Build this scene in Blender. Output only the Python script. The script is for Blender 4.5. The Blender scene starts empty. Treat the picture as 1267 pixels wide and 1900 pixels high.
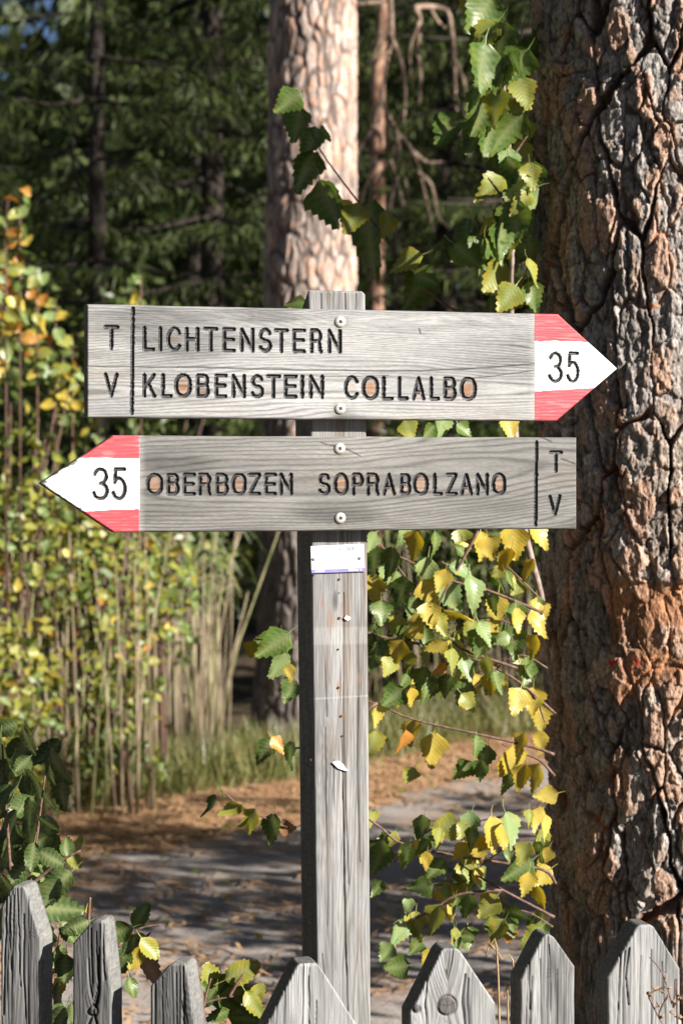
import bpy, math, random
import numpy as np
from mathutils import Vector, Matrix

random.seed(7)
RNG = np.random.default_rng(7)
scene = bpy.context.scene
COL = scene.collection
R = math.radians

# ------------------------------------------------------------------ camera, sky, sun, exposure
EYE, FPX = 1.60, 4000.0            # eye height, focal length in photo pixels
cam_data = bpy.data.cameras.new('camera')
cam = bpy.data.objects.new('camera', cam_data)
COL.objects.link(cam)
cam.location = (0, 0, EYE)
cam.rotation_euler = (R(90), 0, 0)
cam_data.sensor_fit = 'VERTICAL'
cam_data.sensor_height = 36.0
cam_data.lens = FPX / 1900.0 * 36.0
cam_data.shift_y = -70.0 / 1900.0
cam_data.clip_start = 0.05
cam_data.clip_end = 600
cam_data.dof.use_dof = True
cam_data.dof.focus_distance = 3.42
cam_data.dof.aperture_fstop = 7.0
scene.camera = cam

SUN_AZ, SUN_EL = R(58), R(27)      # azimuth to the right of the direction towards the camera
to_sun = Vector((math.sin(SUN_AZ) * math.cos(SUN_EL), -math.cos(SUN_AZ) * math.cos(SUN_EL), math.sin(SUN_EL)))
world = bpy.data.worlds.new('World')
scene.world = world
world.use_nodes = True
wn = world.node_tree
sky = wn.nodes.new('ShaderNodeTexSky')
sky.sky_type = 'NISHITA'
sky.sun_disc = False
sky.sun_elevation = SUN_EL
sky.sun_rotation = math.atan2(to_sun.x, to_sun.y)
sky.altitude = 1200
sky.dust_density = 0.4
sky.ozone_density = 0.5
sky.air_density = 0.4
wn.links.new(sky.outputs[0], wn.nodes['Background'].inputs[0])
wn.nodes['Background'].inputs[1].default_value = 0.05
sun_data = bpy.data.lights.new('sun', 'SUN')
sun_data.energy = 5.0
sun_data.angle = R(0.53)
sun_data.color = (1.0, 0.955, 0.89)
sun = bpy.data.objects.new('sun', sun_data)
COL.objects.link(sun)
sun.location = (20, -12, 20)
sun.rotation_euler = to_sun.to_track_quat('Z', 'Y').to_euler()
scene.view_settings.view_transform = 'Standard'
scene.view_settings.look = 'None'
scene.view_settings.gamma = 1
scene.view_settings.exposure = 1.12
scene.view_settings.use_curve_mapping = False
scene.cycles.max_bounces = 6
scene.cycles.transparent_max_bounces = 4
scene.cycles.use_denoising = True


# ------------------------------------------------------------------ measuring helpers
def at(px, py, d):
    """World point at distance d in front of the eye, measured from the photograph."""
    return np.array(((px - 633.5) / FPX * d, d, EYE - (py - 880.0) / FPX * d))


def on_plane(px, py, O, n):
    r = np.array(((px - 633.5) / FPX, 1.0, -(py - 880.0) / FPX))
    c = np.array((0, 0, EYE))
    k = np.dot(O - c, n) / np.dot(r, n)
    return c + r * k


# ------------------------------------------------------------------ noise
def _h(ix, iy, seed):
    a = (ix.astype(np.int64) * 374761393 + iy.astype(np.int64) * 668265263 + seed * 982451653) & 0xFFFFFFFF
    a = ((a ^ (a >> 13)) * 1274126177) & 0xFFFFFFFF
    a = ((a ^ (a >> 15)) * 2246822519) & 0xFFFFFFFF
    a = a ^ (a >> 16)
    return (a & 0xFFFFFF) / float(0xFFFFFF)


def vn(x, y, seed=0):
    ix, iy = np.floor(x), np.floor(y)
    fx, fy = x - ix, y - iy
    fx, fy = fx * fx * (3 - 2 * fx), fy * fy * (3 - 2 * fy)
    a, b = _h(ix, iy, seed), _h(ix + 1, iy, seed)
    c, d = _h(ix, iy + 1, seed), _h(ix + 1, iy + 1, seed)
    return (a + (b - a) * fx) * (1 - fy) + (c + (d - c) * fx) * fy


def fbm(x, y, o=4, seed=0):
    s, a, t = 0, 1.0, 0
    for k in range(o):
        s = s + a * vn(x * 2 ** k, y * 2 ** k, seed + k * 17)
        t += a
        a *= 0.5
    return s / t


def worley(x, y, seed=0):
    ix, iy = np.floor(x), np.floor(y)
    f1 = np.full(x.shape, 9.0); f2 = np.full(x.shape, 9.0); idv = np.zeros(x.shape)
    for dx in (-1, 0, 1):
        for dy in (-1, 0, 1):
            cx, cy = ix + dx, iy + dy
            px, py = cx + _h(cx, cy, seed), cy + _h(cx, cy, seed + 5)
            d = np.hypot(px - x, py - y)
            i = _h(cx, cy, seed + 9)
            near = d < f1
            f2 = np.where(near, f1, np.minimum(f2, d))
            idv = np.where(near, i, idv)
            f1 = np.where(near, d, f1)
    return f1, f2, idv


def sstep(a, b, x):
    t = np.clip((x - a) / (b - a), 0, 1)
    return t * t * (3 - 2 * t)


# ------------------------------------------------------------------ object helpers
def tag(o, label=None, cat=None, group=None, kind=None):
    if label: o['label'] = label
    if cat: o['category'] = cat
    if group: o['group'] = group
    if kind: o['kind'] = kind
    return o


def thing(name, label, cat, loc, group=None):
    o = bpy.data.objects.new(name, None)
    o.empty_display_size = 0.2
    COL.objects.link(o)
    o.location = loc
    return tag(o, label, cat, group)


def link(name, me, parent=None, loc=None):
    o = bpy.data.objects.new(name, me)
    COL.objects.link(o)
    if parent is not None: o.parent = parent
    if loc is not None: o.location = loc
    return o


def np_mesh(name, V, F, mat, colors=None, smooth=True):
    V = np.asarray(V, dtype=np.float32); F = np.asarray(F, dtype=np.int32)
    me = bpy.data.meshes.new(name)
    k = F.shape[1]
    me.vertices.add(len(V)); me.vertices.foreach_set('co', V.ravel())
    me.loops.add(F.size); me.loops.foreach_set('vertex_index', F.ravel())
    me.polygons.add(len(F))
    me.polygons.foreach_set('loop_start', np.arange(0, F.size, k, dtype=np.int32))
    me.polygons.foreach_set('loop_total', np.full(len(F), k, dtype=np.int32))
    if smooth:
        me.polygons.foreach_set('use_smooth', np.ones(len(F), dtype=bool))
    if colors is not None:
        c = np.ones((len(V), 4), dtype=np.float32)
        c[:, :3] = colors
        at_ = me.attributes.new('Col', 'FLOAT_COLOR', 'POINT')
        at_.data.foreach_set('color', c.ravel())
    if mat: me.materials.append(mat)
    me.update(calc_edges=True)
    me.validate()
    return me


def sub_mesh(name, V, F, sel, mat, colors, off):
    f = F[sel]
    u, inv = np.unique(f, return_inverse=True)
    return np_mesh(name, V[u] - off, inv.reshape(f.shape), mat, colors[u])


class MB:
    """Collects tubes, boxes and polygons into one mesh."""
    def __init__(s): s.v, s.f = [], []

    def add(s, vs, fs):
        o = len(s.v)
        s.v += [tuple(map(float, v)) for v in vs]
        s.f += [tuple(i + o for i in f) for f in fs]

    def tube(s, pts, r0, r1=None, n=6, cap=True):
        pts = [Vector(p) for p in pts]
        if r1 is None: r1 = r0
        m = len(pts); vs, fs = [], []
        up = Vector((0.31, 0.17, 0.93)).normalized()
        for i, p in enumerate(pts):
            d = (pts[min(i + 1, m - 1)] - pts[max(i - 1, 0)]).normalized()
            a = d.cross(up)
            if a.length < 0.1: a = d.cross(Vector((1, 0, 0)))
            a.normalize(); b = d.cross(a)
            r = r0 + (r1 - r0) * i / max(1, m - 1)
            for k in range(n):
                t = 2 * math.pi * k / n
                vs.append(p + a * (r * math.cos(t)) + b * (r * math.sin(t)))
        for i in range(m - 1):
            for k in range(n):
                fs.append((i * n + k, i * n + (k + 1) % n, (i + 1) * n + (k + 1) % n, (i + 1) * n + k))
        if cap:
            fs.append(tuple(range(n - 1, -1, -1)))
            fs.append(tuple((m - 1) * n + k for k in range(n)))
        s.add(vs, fs)

    def box(s, c, ex, ey, ez):
        c, ex, ey, ez = map(Vector, (c, ex, ey, ez))
        vs = [c + ex * i + ey * j + ez * k for i in (-1, 1) for j in (-1, 1) for k in (-1, 1)]
        s.add(vs, [(0, 1, 3, 2), (4, 6, 7, 5), (0, 4, 5, 1), (2, 3, 7, 6), (0, 2, 6, 4), (1, 5, 7, 3)])

    def mesh(s, name, mat, smooth=True, off=None):
        me = bpy.data.meshes.new(name)
        v = s.v if off is None else [(a - off[0], b - off[1], c - off[2]) for a, b, c in s.v]
        me.from_pydata(v, [], s.f)
        me.materials.append(mat)
        if smooth: me.polygons.foreach_set('use_smooth', np.ones(len(me.polygons), dtype=bool))
        me.update()
        return me

    def build(s, name, mat, parent=None, smooth=True, off=None):
        if off is None and parent is not None: off = parent.location
        return link(name, s.mesh(name, mat, smooth, off), parent)


def smooth_line(pts, per=4):
    """Catmull-Rom through the points."""
    P = [np.array(p, float) for p in pts]
    if len(P) < 3: return P
    out = []
    for i in range(len(P) - 1):
        p0, p1, p2, p3 = P[max(i - 1, 0)], P[i], P[i + 1], P[min(i + 2, len(P) - 1)]
        for k in range(per):
            t = k / per
            out.append(0.5 * ((2 * p1) + (-p0 + p2) * t + (2 * p0 - 5 * p1 + 4 * p2 - p3) * t * t + (-p0 + 3 * p1 - 3 * p2 + p3) * t ** 3))
    out.append(P[-1])
    return out


# ------------------------------------------------------------------ materials
def new_mat(name):
    m = bpy.data.materials.new(name)
    m.use_nodes = True
    nt = m.node_tree
    return m, nt, nt.nodes['Principled BSDF']


def N(nt, typ, **kw):
    n = nt.nodes.new(typ)
    for k, v in kw.items(): setattr(n, k, v)
    return n


def attr_mat(name, rough=0.85, scale=(300, 300, 300), amt=0.35, bump=0.0, bdist=0.001, spec=0.25, detail=4):
    """Colour from the mesh's own colour attribute with fine fibre noise on top."""
    m, nt, p = new_mat(name)
    a = N(nt, 'ShaderNodeAttribute', attribute_name='Col')
    tc = N(nt, 'ShaderNodeTexCoord')
    mp = N(nt, 'ShaderNodeMapping'); mp.inputs['Scale'].default_value = scale
    nt.links.new(tc.outputs['Object'], mp.inputs['Vector'])
    no = N(nt, 'ShaderNodeTexNoise'); no.inputs['Scale'].default_value = 1.0; no.inputs['Detail'].default_value = detail
    nt.links.new(mp.outputs[0], no.inputs['Vector'])
    mr = N(nt, 'ShaderNodeMapRange')
    mr.inputs['From Min'].default_value = 0.25; mr.inputs['From Max'].default_value = 0.75
    mr.inputs['To Min'].default_value = 1 - amt; mr.inputs['To Max'].default_value = 1 + amt
    nt.links.new(no.outputs['Fac'], mr.inputs['Value'])
    mx = N(nt, 'ShaderNodeVectorMath', operation='SCALE')
    nt.links.new(a.outputs['Color'], mx.inputs[0]); nt.links.new(mr.outputs[0], mx.inputs['Scale'])
    nt.links.new(mx.outputs[0], p.inputs['Base Color'])
    p.inputs['Roughness'].default_value = rough
    p.inputs['Specular IOR Level'].default_value = spec
    if bump:
        b = N(nt, 'ShaderNodeBump'); b.inputs['Strength'].default_value = bump; b.inputs['Distance'].default_value = bdist
        nt.links.new(no.outputs['Fac'], b.inputs['Height']); nt.links.new(b.outputs[0], p.inputs['Normal'])
    return m


def noise_mat(name, c1, c2, scale=30, rough=0.8, bump=0.0, bdist=0.01, stretch=(1, 1, 1), spec=0.3, lo=0.35, hi=0.65, detail=6, metallic=0.0):
    m, nt, p = new_mat(name)
    tc = N(nt, 'ShaderNodeTexCoord')
    mp = N(nt, 'ShaderNodeMapping'); mp.inputs['Scale'].default_value = stretch
    nt.links.new(tc.outputs['Object'], mp.inputs['Vector'])
    no = N(nt, 'ShaderNodeTexNoise'); no.inputs['Scale'].default_value = scale; no.inputs['Detail'].default_value = detail
    nt.links.new(mp.outputs[0], no.inputs['Vector'])
    cr = N(nt, 'ShaderNodeValToRGB')
    cr.color_ramp.elements[0].position = lo; cr.color_ramp.elements[0].color = (*c1, 1)
    cr.color_ramp.elements[1].position = hi; cr.color_ramp.elements[1].color = (*c2, 1)
    nt.links.new(no.outputs['Fac'], cr.inputs[0]); nt.links.new(cr.outputs[0], p.inputs['Base Color'])
    p.inputs['Roughness'].default_value = rough
    p.inputs['Specular IOR Level'].default_value = spec
    p.inputs['Metallic'].default_value = metallic
    if bump:
        b = N(nt, 'ShaderNodeBump'); b.inputs['Strength'].default_value = bump; b.inputs['Distance'].default_value = bdist
        nt.links.new(no.outputs['Fac'], b.inputs['Height']); nt.links.new(b.outputs[0], p.inputs['Normal'])
    return m


def leaf_mat(name, c1, c2, blotch, trans=0.30, rough=0.38, big=True, vein=0.5):
    """Leaf: colour varies from leaf to leaf, pale veins from the mesh attribute, blotches of turning colour, light passes through."""
    m, nt, p = new_mat(name)
    oi = N(nt, 'ShaderNodeObjectInfo')
    a = N(nt, 'ShaderNodeAttribute', attribute_name='Col')
    sep = N(nt, 'ShaderNodeSeparateColor'); nt.links.new(a.outputs['Color'], sep.inputs[0])
    mix = N(nt, 'ShaderNodeMix', data_type='RGBA')
    mix.inputs['A'].default_value = (*c1, 1); mix.inputs['B'].default_value = (*c2, 1)
    if big: nt.links.new(oi.outputs['Random'], mix.inputs['Factor'])
    else: nt.links.new(sep.outputs[2], mix.inputs['Factor'])
    tc = N(nt, 'ShaderNodeTexCoord')
    no = N(nt, 'ShaderNodeTexNoise'); no.inputs['Scale'].default_value = 3.2 if big else 9; no.inputs['Detail'].default_value = 5
    add = N(nt, 'ShaderNodeVectorMath', operation='ADD')
    sc = N(nt, 'ShaderNodeVectorMath', operation='SCALE'); sc.inputs[0].default_value = (7.3, 3.1, 9.7)
    nt.links.new(oi.outputs['Random'], sc.inputs['Scale'])
    nt.links.new(tc.outputs['Object'], add.inputs[0]); nt.links.new(sc.outputs[0], add.inputs[1]); nt.links.new(add.outputs[0], no.inputs['Vector'])
    mr = N(nt, 'ShaderNodeMapRange'); mr.inputs['From Min'].default_value = 0.5; mr.inputs['From Max'].default_value = 0.72
    nt.links.new(no.outputs['Fac'], mr.inputs['Value'])
    # the leaf margin turns first
    ed = N(nt, 'ShaderNodeMath', operation='MULTIPLY_ADD'); ed.inputs[1].default_value = 0.55
    nt.links.new(sep.outputs[1], ed.inputs[0]); nt.links.new(mr.outputs[0], ed.inputs[2])
    ed2 = N(nt, 'ShaderNodeMath', operation='MULTIPLY', use_clamp=True); ed2.inputs[1].default_value = 0.75
    nt.links.new(ed.outputs[0], ed2.inputs[0])
    mix2 = N(nt, 'ShaderNodeMix', data_type='RGBA'); mix2.inputs['B'].default_value = (*blotch, 1)
    nt.links.new(mix.outputs['Result'], mix2.inputs['A']); nt.links.new(ed2.outputs[0], mix2.inputs['Factor'])
    mix3 = N(nt, 'ShaderNodeMix', data_type='RGBA'); mix3.inputs['B'].default_value = (0.42, 0.44, 0.2, 1)
    vm = N(nt, 'ShaderNodeMath', operation='MULTIPLY'); vm.inputs[1].default_value = vein
    nt.links.new(sep.outputs[0], vm.inputs[0]); nt.links.new(vm.outputs[0], mix3.inputs['Factor'])
    nt.links.new(mix2.outputs['Result'], mix3.inputs['A'])
    out_c = mix3.outputs['Result']
    if big and vein > .1:
        sx_ = N(nt, 'ShaderNodeSeparateXYZ'); nt.links.new(tc.outputs['Object'], sx_.inputs[0])
        ab = N(nt, 'ShaderNodeMath', operation='ABSOLUTE'); nt.links.new(sx_.outputs[0], ab.inputs[0])
        m1 = N(nt, 'ShaderNodeMath', operation='MULTIPLY_ADD'); m1.inputs[1].default_value = -0.75
        nt.links.new(ab.outputs[0], m1.inputs[0]); nt.links.new(sx_.outputs[1], m1.inputs[2])
        m2 = N(nt, 'ShaderNodeMath', operation='MULTIPLY'); m2.inputs[1].default_value = 8.5; nt.links.new(m1.outputs[0], m2.inputs[0])
        pp = N(nt, 'ShaderNodeMath', operation='PINGPONG'); pp.inputs[1].default_value = 0.5; nt.links.new(m2.outputs[0], pp.inputs[0])
        vr = N(nt, 'ShaderNodeMapRange'); vr.inputs['From Min'].default_value = 0.0; vr.inputs['From Max'].default_value = 0.14
        vr.inputs['To Min'].default_value = 0.12; vr.inputs['To Max'].default_value = 0.0
        nt.links.new(pp.outputs[0], vr.inputs['Value'])
        mix4 = N(nt, 'ShaderNodeMix', data_type='RGBA'); mix4.inputs['B'].default_value = (0.40, 0.40, 0.16, 1)
        nt.links.new(out_c, mix4.inputs['A']); nt.links.new(vr.outputs[0], mix4.inputs['Factor'])
        out_c = mix4.outputs['Result']
        bp = N(nt, 'ShaderNodeBump'); bp.inputs['Strength'].default_value = 0.25; bp.inputs['Distance'].default_value = 0.0015; bp.invert = True
        nt.links.new(pp.outputs[0], bp.inputs['Height']); nt.links.new(bp.outputs[0], p.inputs['Normal'])
        bp.invert = False
    nt.links.new(out_c, p.inputs['Base Color'])
    p.inputs['Roughness'].default_value = rough
    p.inputs['Specular IOR Level'].default_value = 0.4
    tr = N(nt, 'ShaderNodeBsdfTranslucent')
    hs = N(nt, 'ShaderNodeHueSaturation'); hs.inputs['Saturation'].default_value = 1.15; hs.inputs['Value'].default_value = 1.1
    nt.links.new(out_c, hs.inputs['Color']); nt.links.new(hs.outputs[0], tr.inputs['Color'])
    ms = N(nt, 'ShaderNodeMixShader'); ms.inputs[0].default_value = trans
    nt.links.new(p.outputs[0], ms.inputs[1]); nt.links.new(tr.outputs[0], ms.inputs[2])
    nt.links.new(ms.outputs[0], nt.nodes['Material Output'].inputs['Surface'])
    return m


M_BOARD = attr_mat('weathered_board', 0.8, (25, 400, 900), 0.22, 0.25, 0.0006)
M_POSTW = attr_mat('weathered_post', 0.85, (700, 700, 30), 0.28, 0.3, 0.0006)
M_PAINT = attr_mat('sign_paint', 0.55, (60, 400, 700), 0.08, 0.15, 0.0003, spec=0.4)
M_GROOVE = attr_mat('groove_paint', 0.45, (500, 500, 500), 0.35, 0.3, 0.0005, spec=0.5)
M_BARK = attr_mat('pine_bark', 0.9, (240, 240, 120), 0.55, 0.9, 0.003, spec=0.2, detail=9)
M_BARK2 = attr_mat('far_pine_bark', 0.9, (120, 120, 70), 0.4, 0.4, 0.004, spec=0.2)
M_TWIG = noise_mat('twig_bark', (0.10, 0.055, 0.04), (0.22, 0.13, 0.10), 120, 0.6)
M_STEM = noise_mat('birch_stem_bark', (0.24, 0.17, 0.14), (0.42, 0.33, 0.28), 60, 0.6)
M_DRY = noise_mat('dry_stalk', (0.22, 0.13, 0.06), (0.42, 0.30, 0.16), 60, 0.8)
M_DEAD = noise_mat('dead_branch_bark', (0.16, 0.11, 0.08), (0.42, 0.30, 0.22), 14, 0.85)
M_DARKBARK = noise_mat('spruce_bark', (0.022, 0.017, 0.013), (0.07, 0.055, 0.045), 14, 0.9, 0.5, 0.03, (1, 1, 0.4))
M_STEEL = noise_mat('screw_steel', (0.62, 0.60, 0.56), (0.78, 0.77, 0.74), 300, 0.38, metallic=0.55)
M_RECESS = noise_mat('screw_recess', (0.03, 0.028, 0.025), (0.06, 0.055, 0.05), 300, 0.8)
M_PLATE = noise_mat('plate_white', (0.74, 0.75, 0.78), (0.8, 0.8, 0.82), 60, 0.35)
M_PURPLE = noise_mat('plate_band', (0.22, 0.19, 0.42), (0.30, 0.26, 0.5), 90, 0.4)
M_PRINT = noise_mat('plate_print', (0.5, 0.56, 0.64), (0.6, 0.65, 0.7), 200, 0.5)
M_PRINTDK = noise_mat('plate_print_dark', (0.10, 0.10, 0.12), (0.22, 0.22, 0.25), 300, 0.5)
M_CHIP = noise_mat('paint_chip_white', (0.76, 0.76, 0.74), (0.82, 0.82, 0.8), 100, 0.6)
M_RUST = noise_mat('rusty_hole', (0.03, 0.02, 0.015), (0.12, 0.05, 0.03), 300, 0.8)
M_GREEN = leaf_mat('green_leaf', (0.038, 0.105, 0.018), (0.08, 0.165, 0.032), (0.17, 0.20, 0.03))
M_PALE = leaf_mat('pale_green_leaf', (0.17, 0.30, 0.13), (0.22, 0.33, 0.12), (0.35, 0.36, 0.10), rough=0.35)
M_YG = leaf_mat('yellow_green_leaf', (0.20, 0.25, 0.04), (0.30, 0.31, 0.05), (0.48, 0.36, 0.05))
M_YEL = leaf_mat('yellow_leaf', (0.58, 0.385, 0.035), (0.68, 0.50, 0.10), (0.30, 0.29, 0.05), vein=0.25)
M_ORA = leaf_mat('orange_leaf', (0.50, 0.20, 0.03), (0.60, 0.30, 0.06), (0.30, 0.10, 0.02), vein=0.2)
M_BRN = leaf_mat('brown_leaf', (0.34, 0.16, 0.08), (0.42, 0.22, 0.12), (0.20, 0.08, 0.03), trans=0.2, rough=0.7, vein=0.2)
M_SHRUBL_SHADED = leaf_mat('shrub_leaf_shaded', (0.028, 0.07, 0.018), (0.055, 0.11, 0.03), (0.10, 0.12, 0.03), trans=0.2)  # green darkened so the lower-left shrub looks shaded
MATS = {'D': M_SHRUBL_SHADED, 'G': M_SHRUBL_SHADED, 'g': M_GREEN, 'd': M_GREEN, 'p': M_PALE, 'v': M_YG, 'w': M_YG, 'y': M_YEL, 'l': M_YEL, 'o': M_ORA, 'b': M_BRN}
DARKSIDE = set('dwlD')              # same leaf seen from its side turned off the sun

# ------------------------------------------------------------------ ground
def sheet(name, pts, z, mat, kind='structure'):
    me = bpy.data.meshes.new(name)
    me.from_pydata([(x, y, z) for x, y in pts], [], [tuple(range(len(pts)))])
    me.materials.append(mat)
    o = link(name, me)
    o['kind'] = kind
    return o


M_FLOOR = noise_mat('forest_floor', (0.035, 0.035, 0.018), (0.13, 0.085, 0.045), 3.0, 0.95, 0.6, 0.05)
# asphalt path with old needles trodden in
M_PATH, nt, p = new_mat('path_asphalt')
tc = N(nt, 'ShaderNodeTexCoord')
n1 = N(nt, 'ShaderNodeTexNoise'); n1.inputs['Scale'].default_value = 90; n1.inputs['Detail'].default_value = 8
n2 = N(nt, 'ShaderNodeTexNoise'); n2.inputs['Scale'].default_value = 1.4; n2.inputs['Detail'].default_value = 7
for n_ in (n1, n2): nt.links.new(tc.outputs['Object'], n_.inputs['Vector'])
c1 = N(nt, 'ShaderNodeValToRGB'); c1.color_ramp.elements[0].color = (0.21, 0.18, 0.16, 1); c1.color_ramp.elements[1].color = (0.44, 0.385, 0.345, 1)
c1.color_ramp.elements[0].position = 0.3; c1.color_ramp.elements[1].position = 0.7
c2 = N(nt, 'ShaderNodeValToRGB'); c2.color_ramp.elements[0].position = 0.55; c2.color_ramp.elements[1].position = 0.72
c2.color_ramp.elements[0].color = (0, 0, 0, 1); c2.color_ramp.elements[1].color = (0.75, 0.75, 0.75, 1)
nt.links.new(n1.outputs['Fac'], c1.inputs[0]); nt.links.new(n2.outputs['Fac'], c2.inputs[0])
mx = N(nt, 'ShaderNodeMix', data_type='RGBA'); mx.inputs['B'].default_value = (0.32, 0.17, 0.085, 1)
nt.links.new(c1.outputs[0], mx.inputs['A']); nt.links.new(c2.outputs[0], mx.inputs['Factor']); nt.links.new(mx.outputs['Result'], p.inputs['Base Color'])
p.inputs['Roughness'].default_value = 0.9
bm_ = N(nt, 'ShaderNodeBump'); bm_.inputs['Strength'].default_value = 0.5; bm_.inputs['Distance'].default_value = 0.01
nt.links.new(n1.outputs['Fac'], bm_.inputs['Height']); nt.links.new(bm_.outputs[0], p.inputs['Normal'])
M_LITTER = noise_mat('needle_litter', (0.22, 0.11, 0.055), (0.56, 0.35, 0.20), 28, 0.95, 0.8, 0.02, lo=0.3, hi=0.7, detail=9)
M_NEEDLE = noise_mat('fallen_needles', (0.36, 0.19, 0.09), (0.58, 0.37, 0.20), 8, 0.8)

sheet('ground', [(-150, -60), (150, -60), (150, 250), (-150, 250)], 0.0, M_FLOOR)
# far edge of the path: measured on the ground
FAR = [(-9, 3.6), (-4.0, 6.4), (-2.2, 8.0), (-1.07, 9.4), (-0.21, 10.3), (0.61, 11.8), (1.2, 12.4), (2.6, 13.4), (5, 14.4), (9, 15.2)]
NEAR = [(9, 11.2), (5, 9.2), (3.2, 7.6), (2.2, 6.2), (0.8, 5.0), (-1.2, 4.6), (-4, 3.4), (-9, 1.0)]
def wob(pts, amp, per, seed):
    q = smooth_line([(x, y, 0) for x, y in pts], per)
    return [(p_[0] + amp * (fbm(np.array(p_[0] * 3.0), np.array(p_[1] * 3.0), 3, seed) - .5), p_[1] + amp * (fbm(np.array(p_[0] * 3.0 + 50), np.array(p_[1] * 3.0), 3, seed) - .5)) for p_ in q]
def strip_sheet(name, A, B, z, mat, kind='structure', rows=6):
    def res(P, n):
        P = np.array(P); L = np.concatenate([[0], np.cumsum(np.linalg.norm(np.diff(P, axis=0), axis=1))]); q = np.linspace(0, L[-1], n)
        return np.stack([np.interp(q, L, P[:, 0]), np.interp(q, L, P[:, 1])], 1)
    n = 160; A, B = res(A, n), res(B, n)
    V = np.concatenate([np.concatenate([A + (B - A) * k / rows, np.full((n, 1), z)], 1) for k in range(rows + 1)])
    idx = np.arange((rows + 1) * n).reshape(rows + 1, n)
    Fq = np.stack([idx[:-1, :-1], idx[1:, :-1], idx[1:, 1:], idx[:-1, 1:]], -1).reshape(-1, 4)
    c = np.cross(V[Fq[0, 1]] - V[Fq[0, 0]], V[Fq[0, 2]] - V[Fq[0, 0]])
    if c[2] < 0: Fq = Fq[:, ::-1]
    o = link(name, np_mesh(name, V, Fq, mat)); o['kind'] = kind
    return o


far_w = wob(FAR, 0.5, 8, 3)
strip_sheet('path', far_w, wob(NEAR[::-1], 0.4, 8, 5), 0.005, M_PATH)
# strip of fallen needles between the path and the reeds, overlapping the path edge
inner = [(x + 0.25, y - 0.30) for x, y in far_w]
outer = [(x - 0.5, y + 1.5) for x, y in far_w][::-1]
strip_sheet('needle_verge', wob(inner, 0.75, 5, 8), outer[::-1], 0.009, M_LITTER)

# loose needles lying on verge and path
def far_y(x):
    xs = [q[0] for q in FAR]; ys = [q[1] for q in FAR]
    return float(np.interp(x, xs, ys))
V, F = [], []
for k in range(20000):
    x = random.uniform(-2.6, 2.8)
    if random.random() < 0.55: y = far_y(x) + random.uniform(-0.5, 1.3)
    else:
        y = random.uniform(5.2, far_y(x))
        if fbm(np.array(x * 1.7), np.array(y * 2.4), 3, 21) < 0.48: continue
    a = random.uniform(0, math.pi); L = random.uniform(0.02, 0.055); w = random.uniform(0.003, 0.007)
    c, s = math.cos(a), math.sin(a); z = 0.013 + random.random() * 0.012; i = len(V)
    dz = random.uniform(-.006, .012)
    V += [(x - c * L - s * w, y - s * L + c * w, z), (x - c * L + s * w, y - s * L - c * w, z), (x + c * L + s * w, y + s * L - c * w, z + dz), (x + c * L - s * w, y + s * L + c * w, z + dz)]
    F.append((i, i + 1, i + 2, i + 3))
o = link('fallen_needles', np_mesh('fallen_needles', V, F, M_NEEDLE, smooth=False))
o['kind'] = 'stuff'

# a few yellow leaves dropped on path and verge
n = 260
x = RNG.uniform(-2, 2.2, n); y = np.interp(x, [q[0] for q in FAR], [q[1] for q in FAR]) + RNG.uniform(-4.2, .9, n)
FALLEN = np.stack([x, y, np.full(n, .022)], 1)

# wooded rise far behind
xs = np.linspace(-120, 120, 61); ys = np.linspace(36, 150, 30)
X, Y = np.meshgrid(xs, ys, indexing='ij')
Z = -0.3 + 7.0 * sstep(36, 110, Y) + 1.5 * (fbm(X * .05, Y * .05, 3, 4) - .5) * sstep(36, 60, Y)
idx = np.arange(61 * 30).reshape(61, 30)
Fq = np.stack([idx[:-1, :-1], idx[1:, :-1], idx[1:, 1:], idx[:-1, 1:]], -1).reshape(-1, 4)
o = link('hill', np_mesh('hill', np.stack([X, Y, Z], -1).reshape(-1, 3), Fq, M_FLOOR))
o['kind'] = 'structure'


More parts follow.
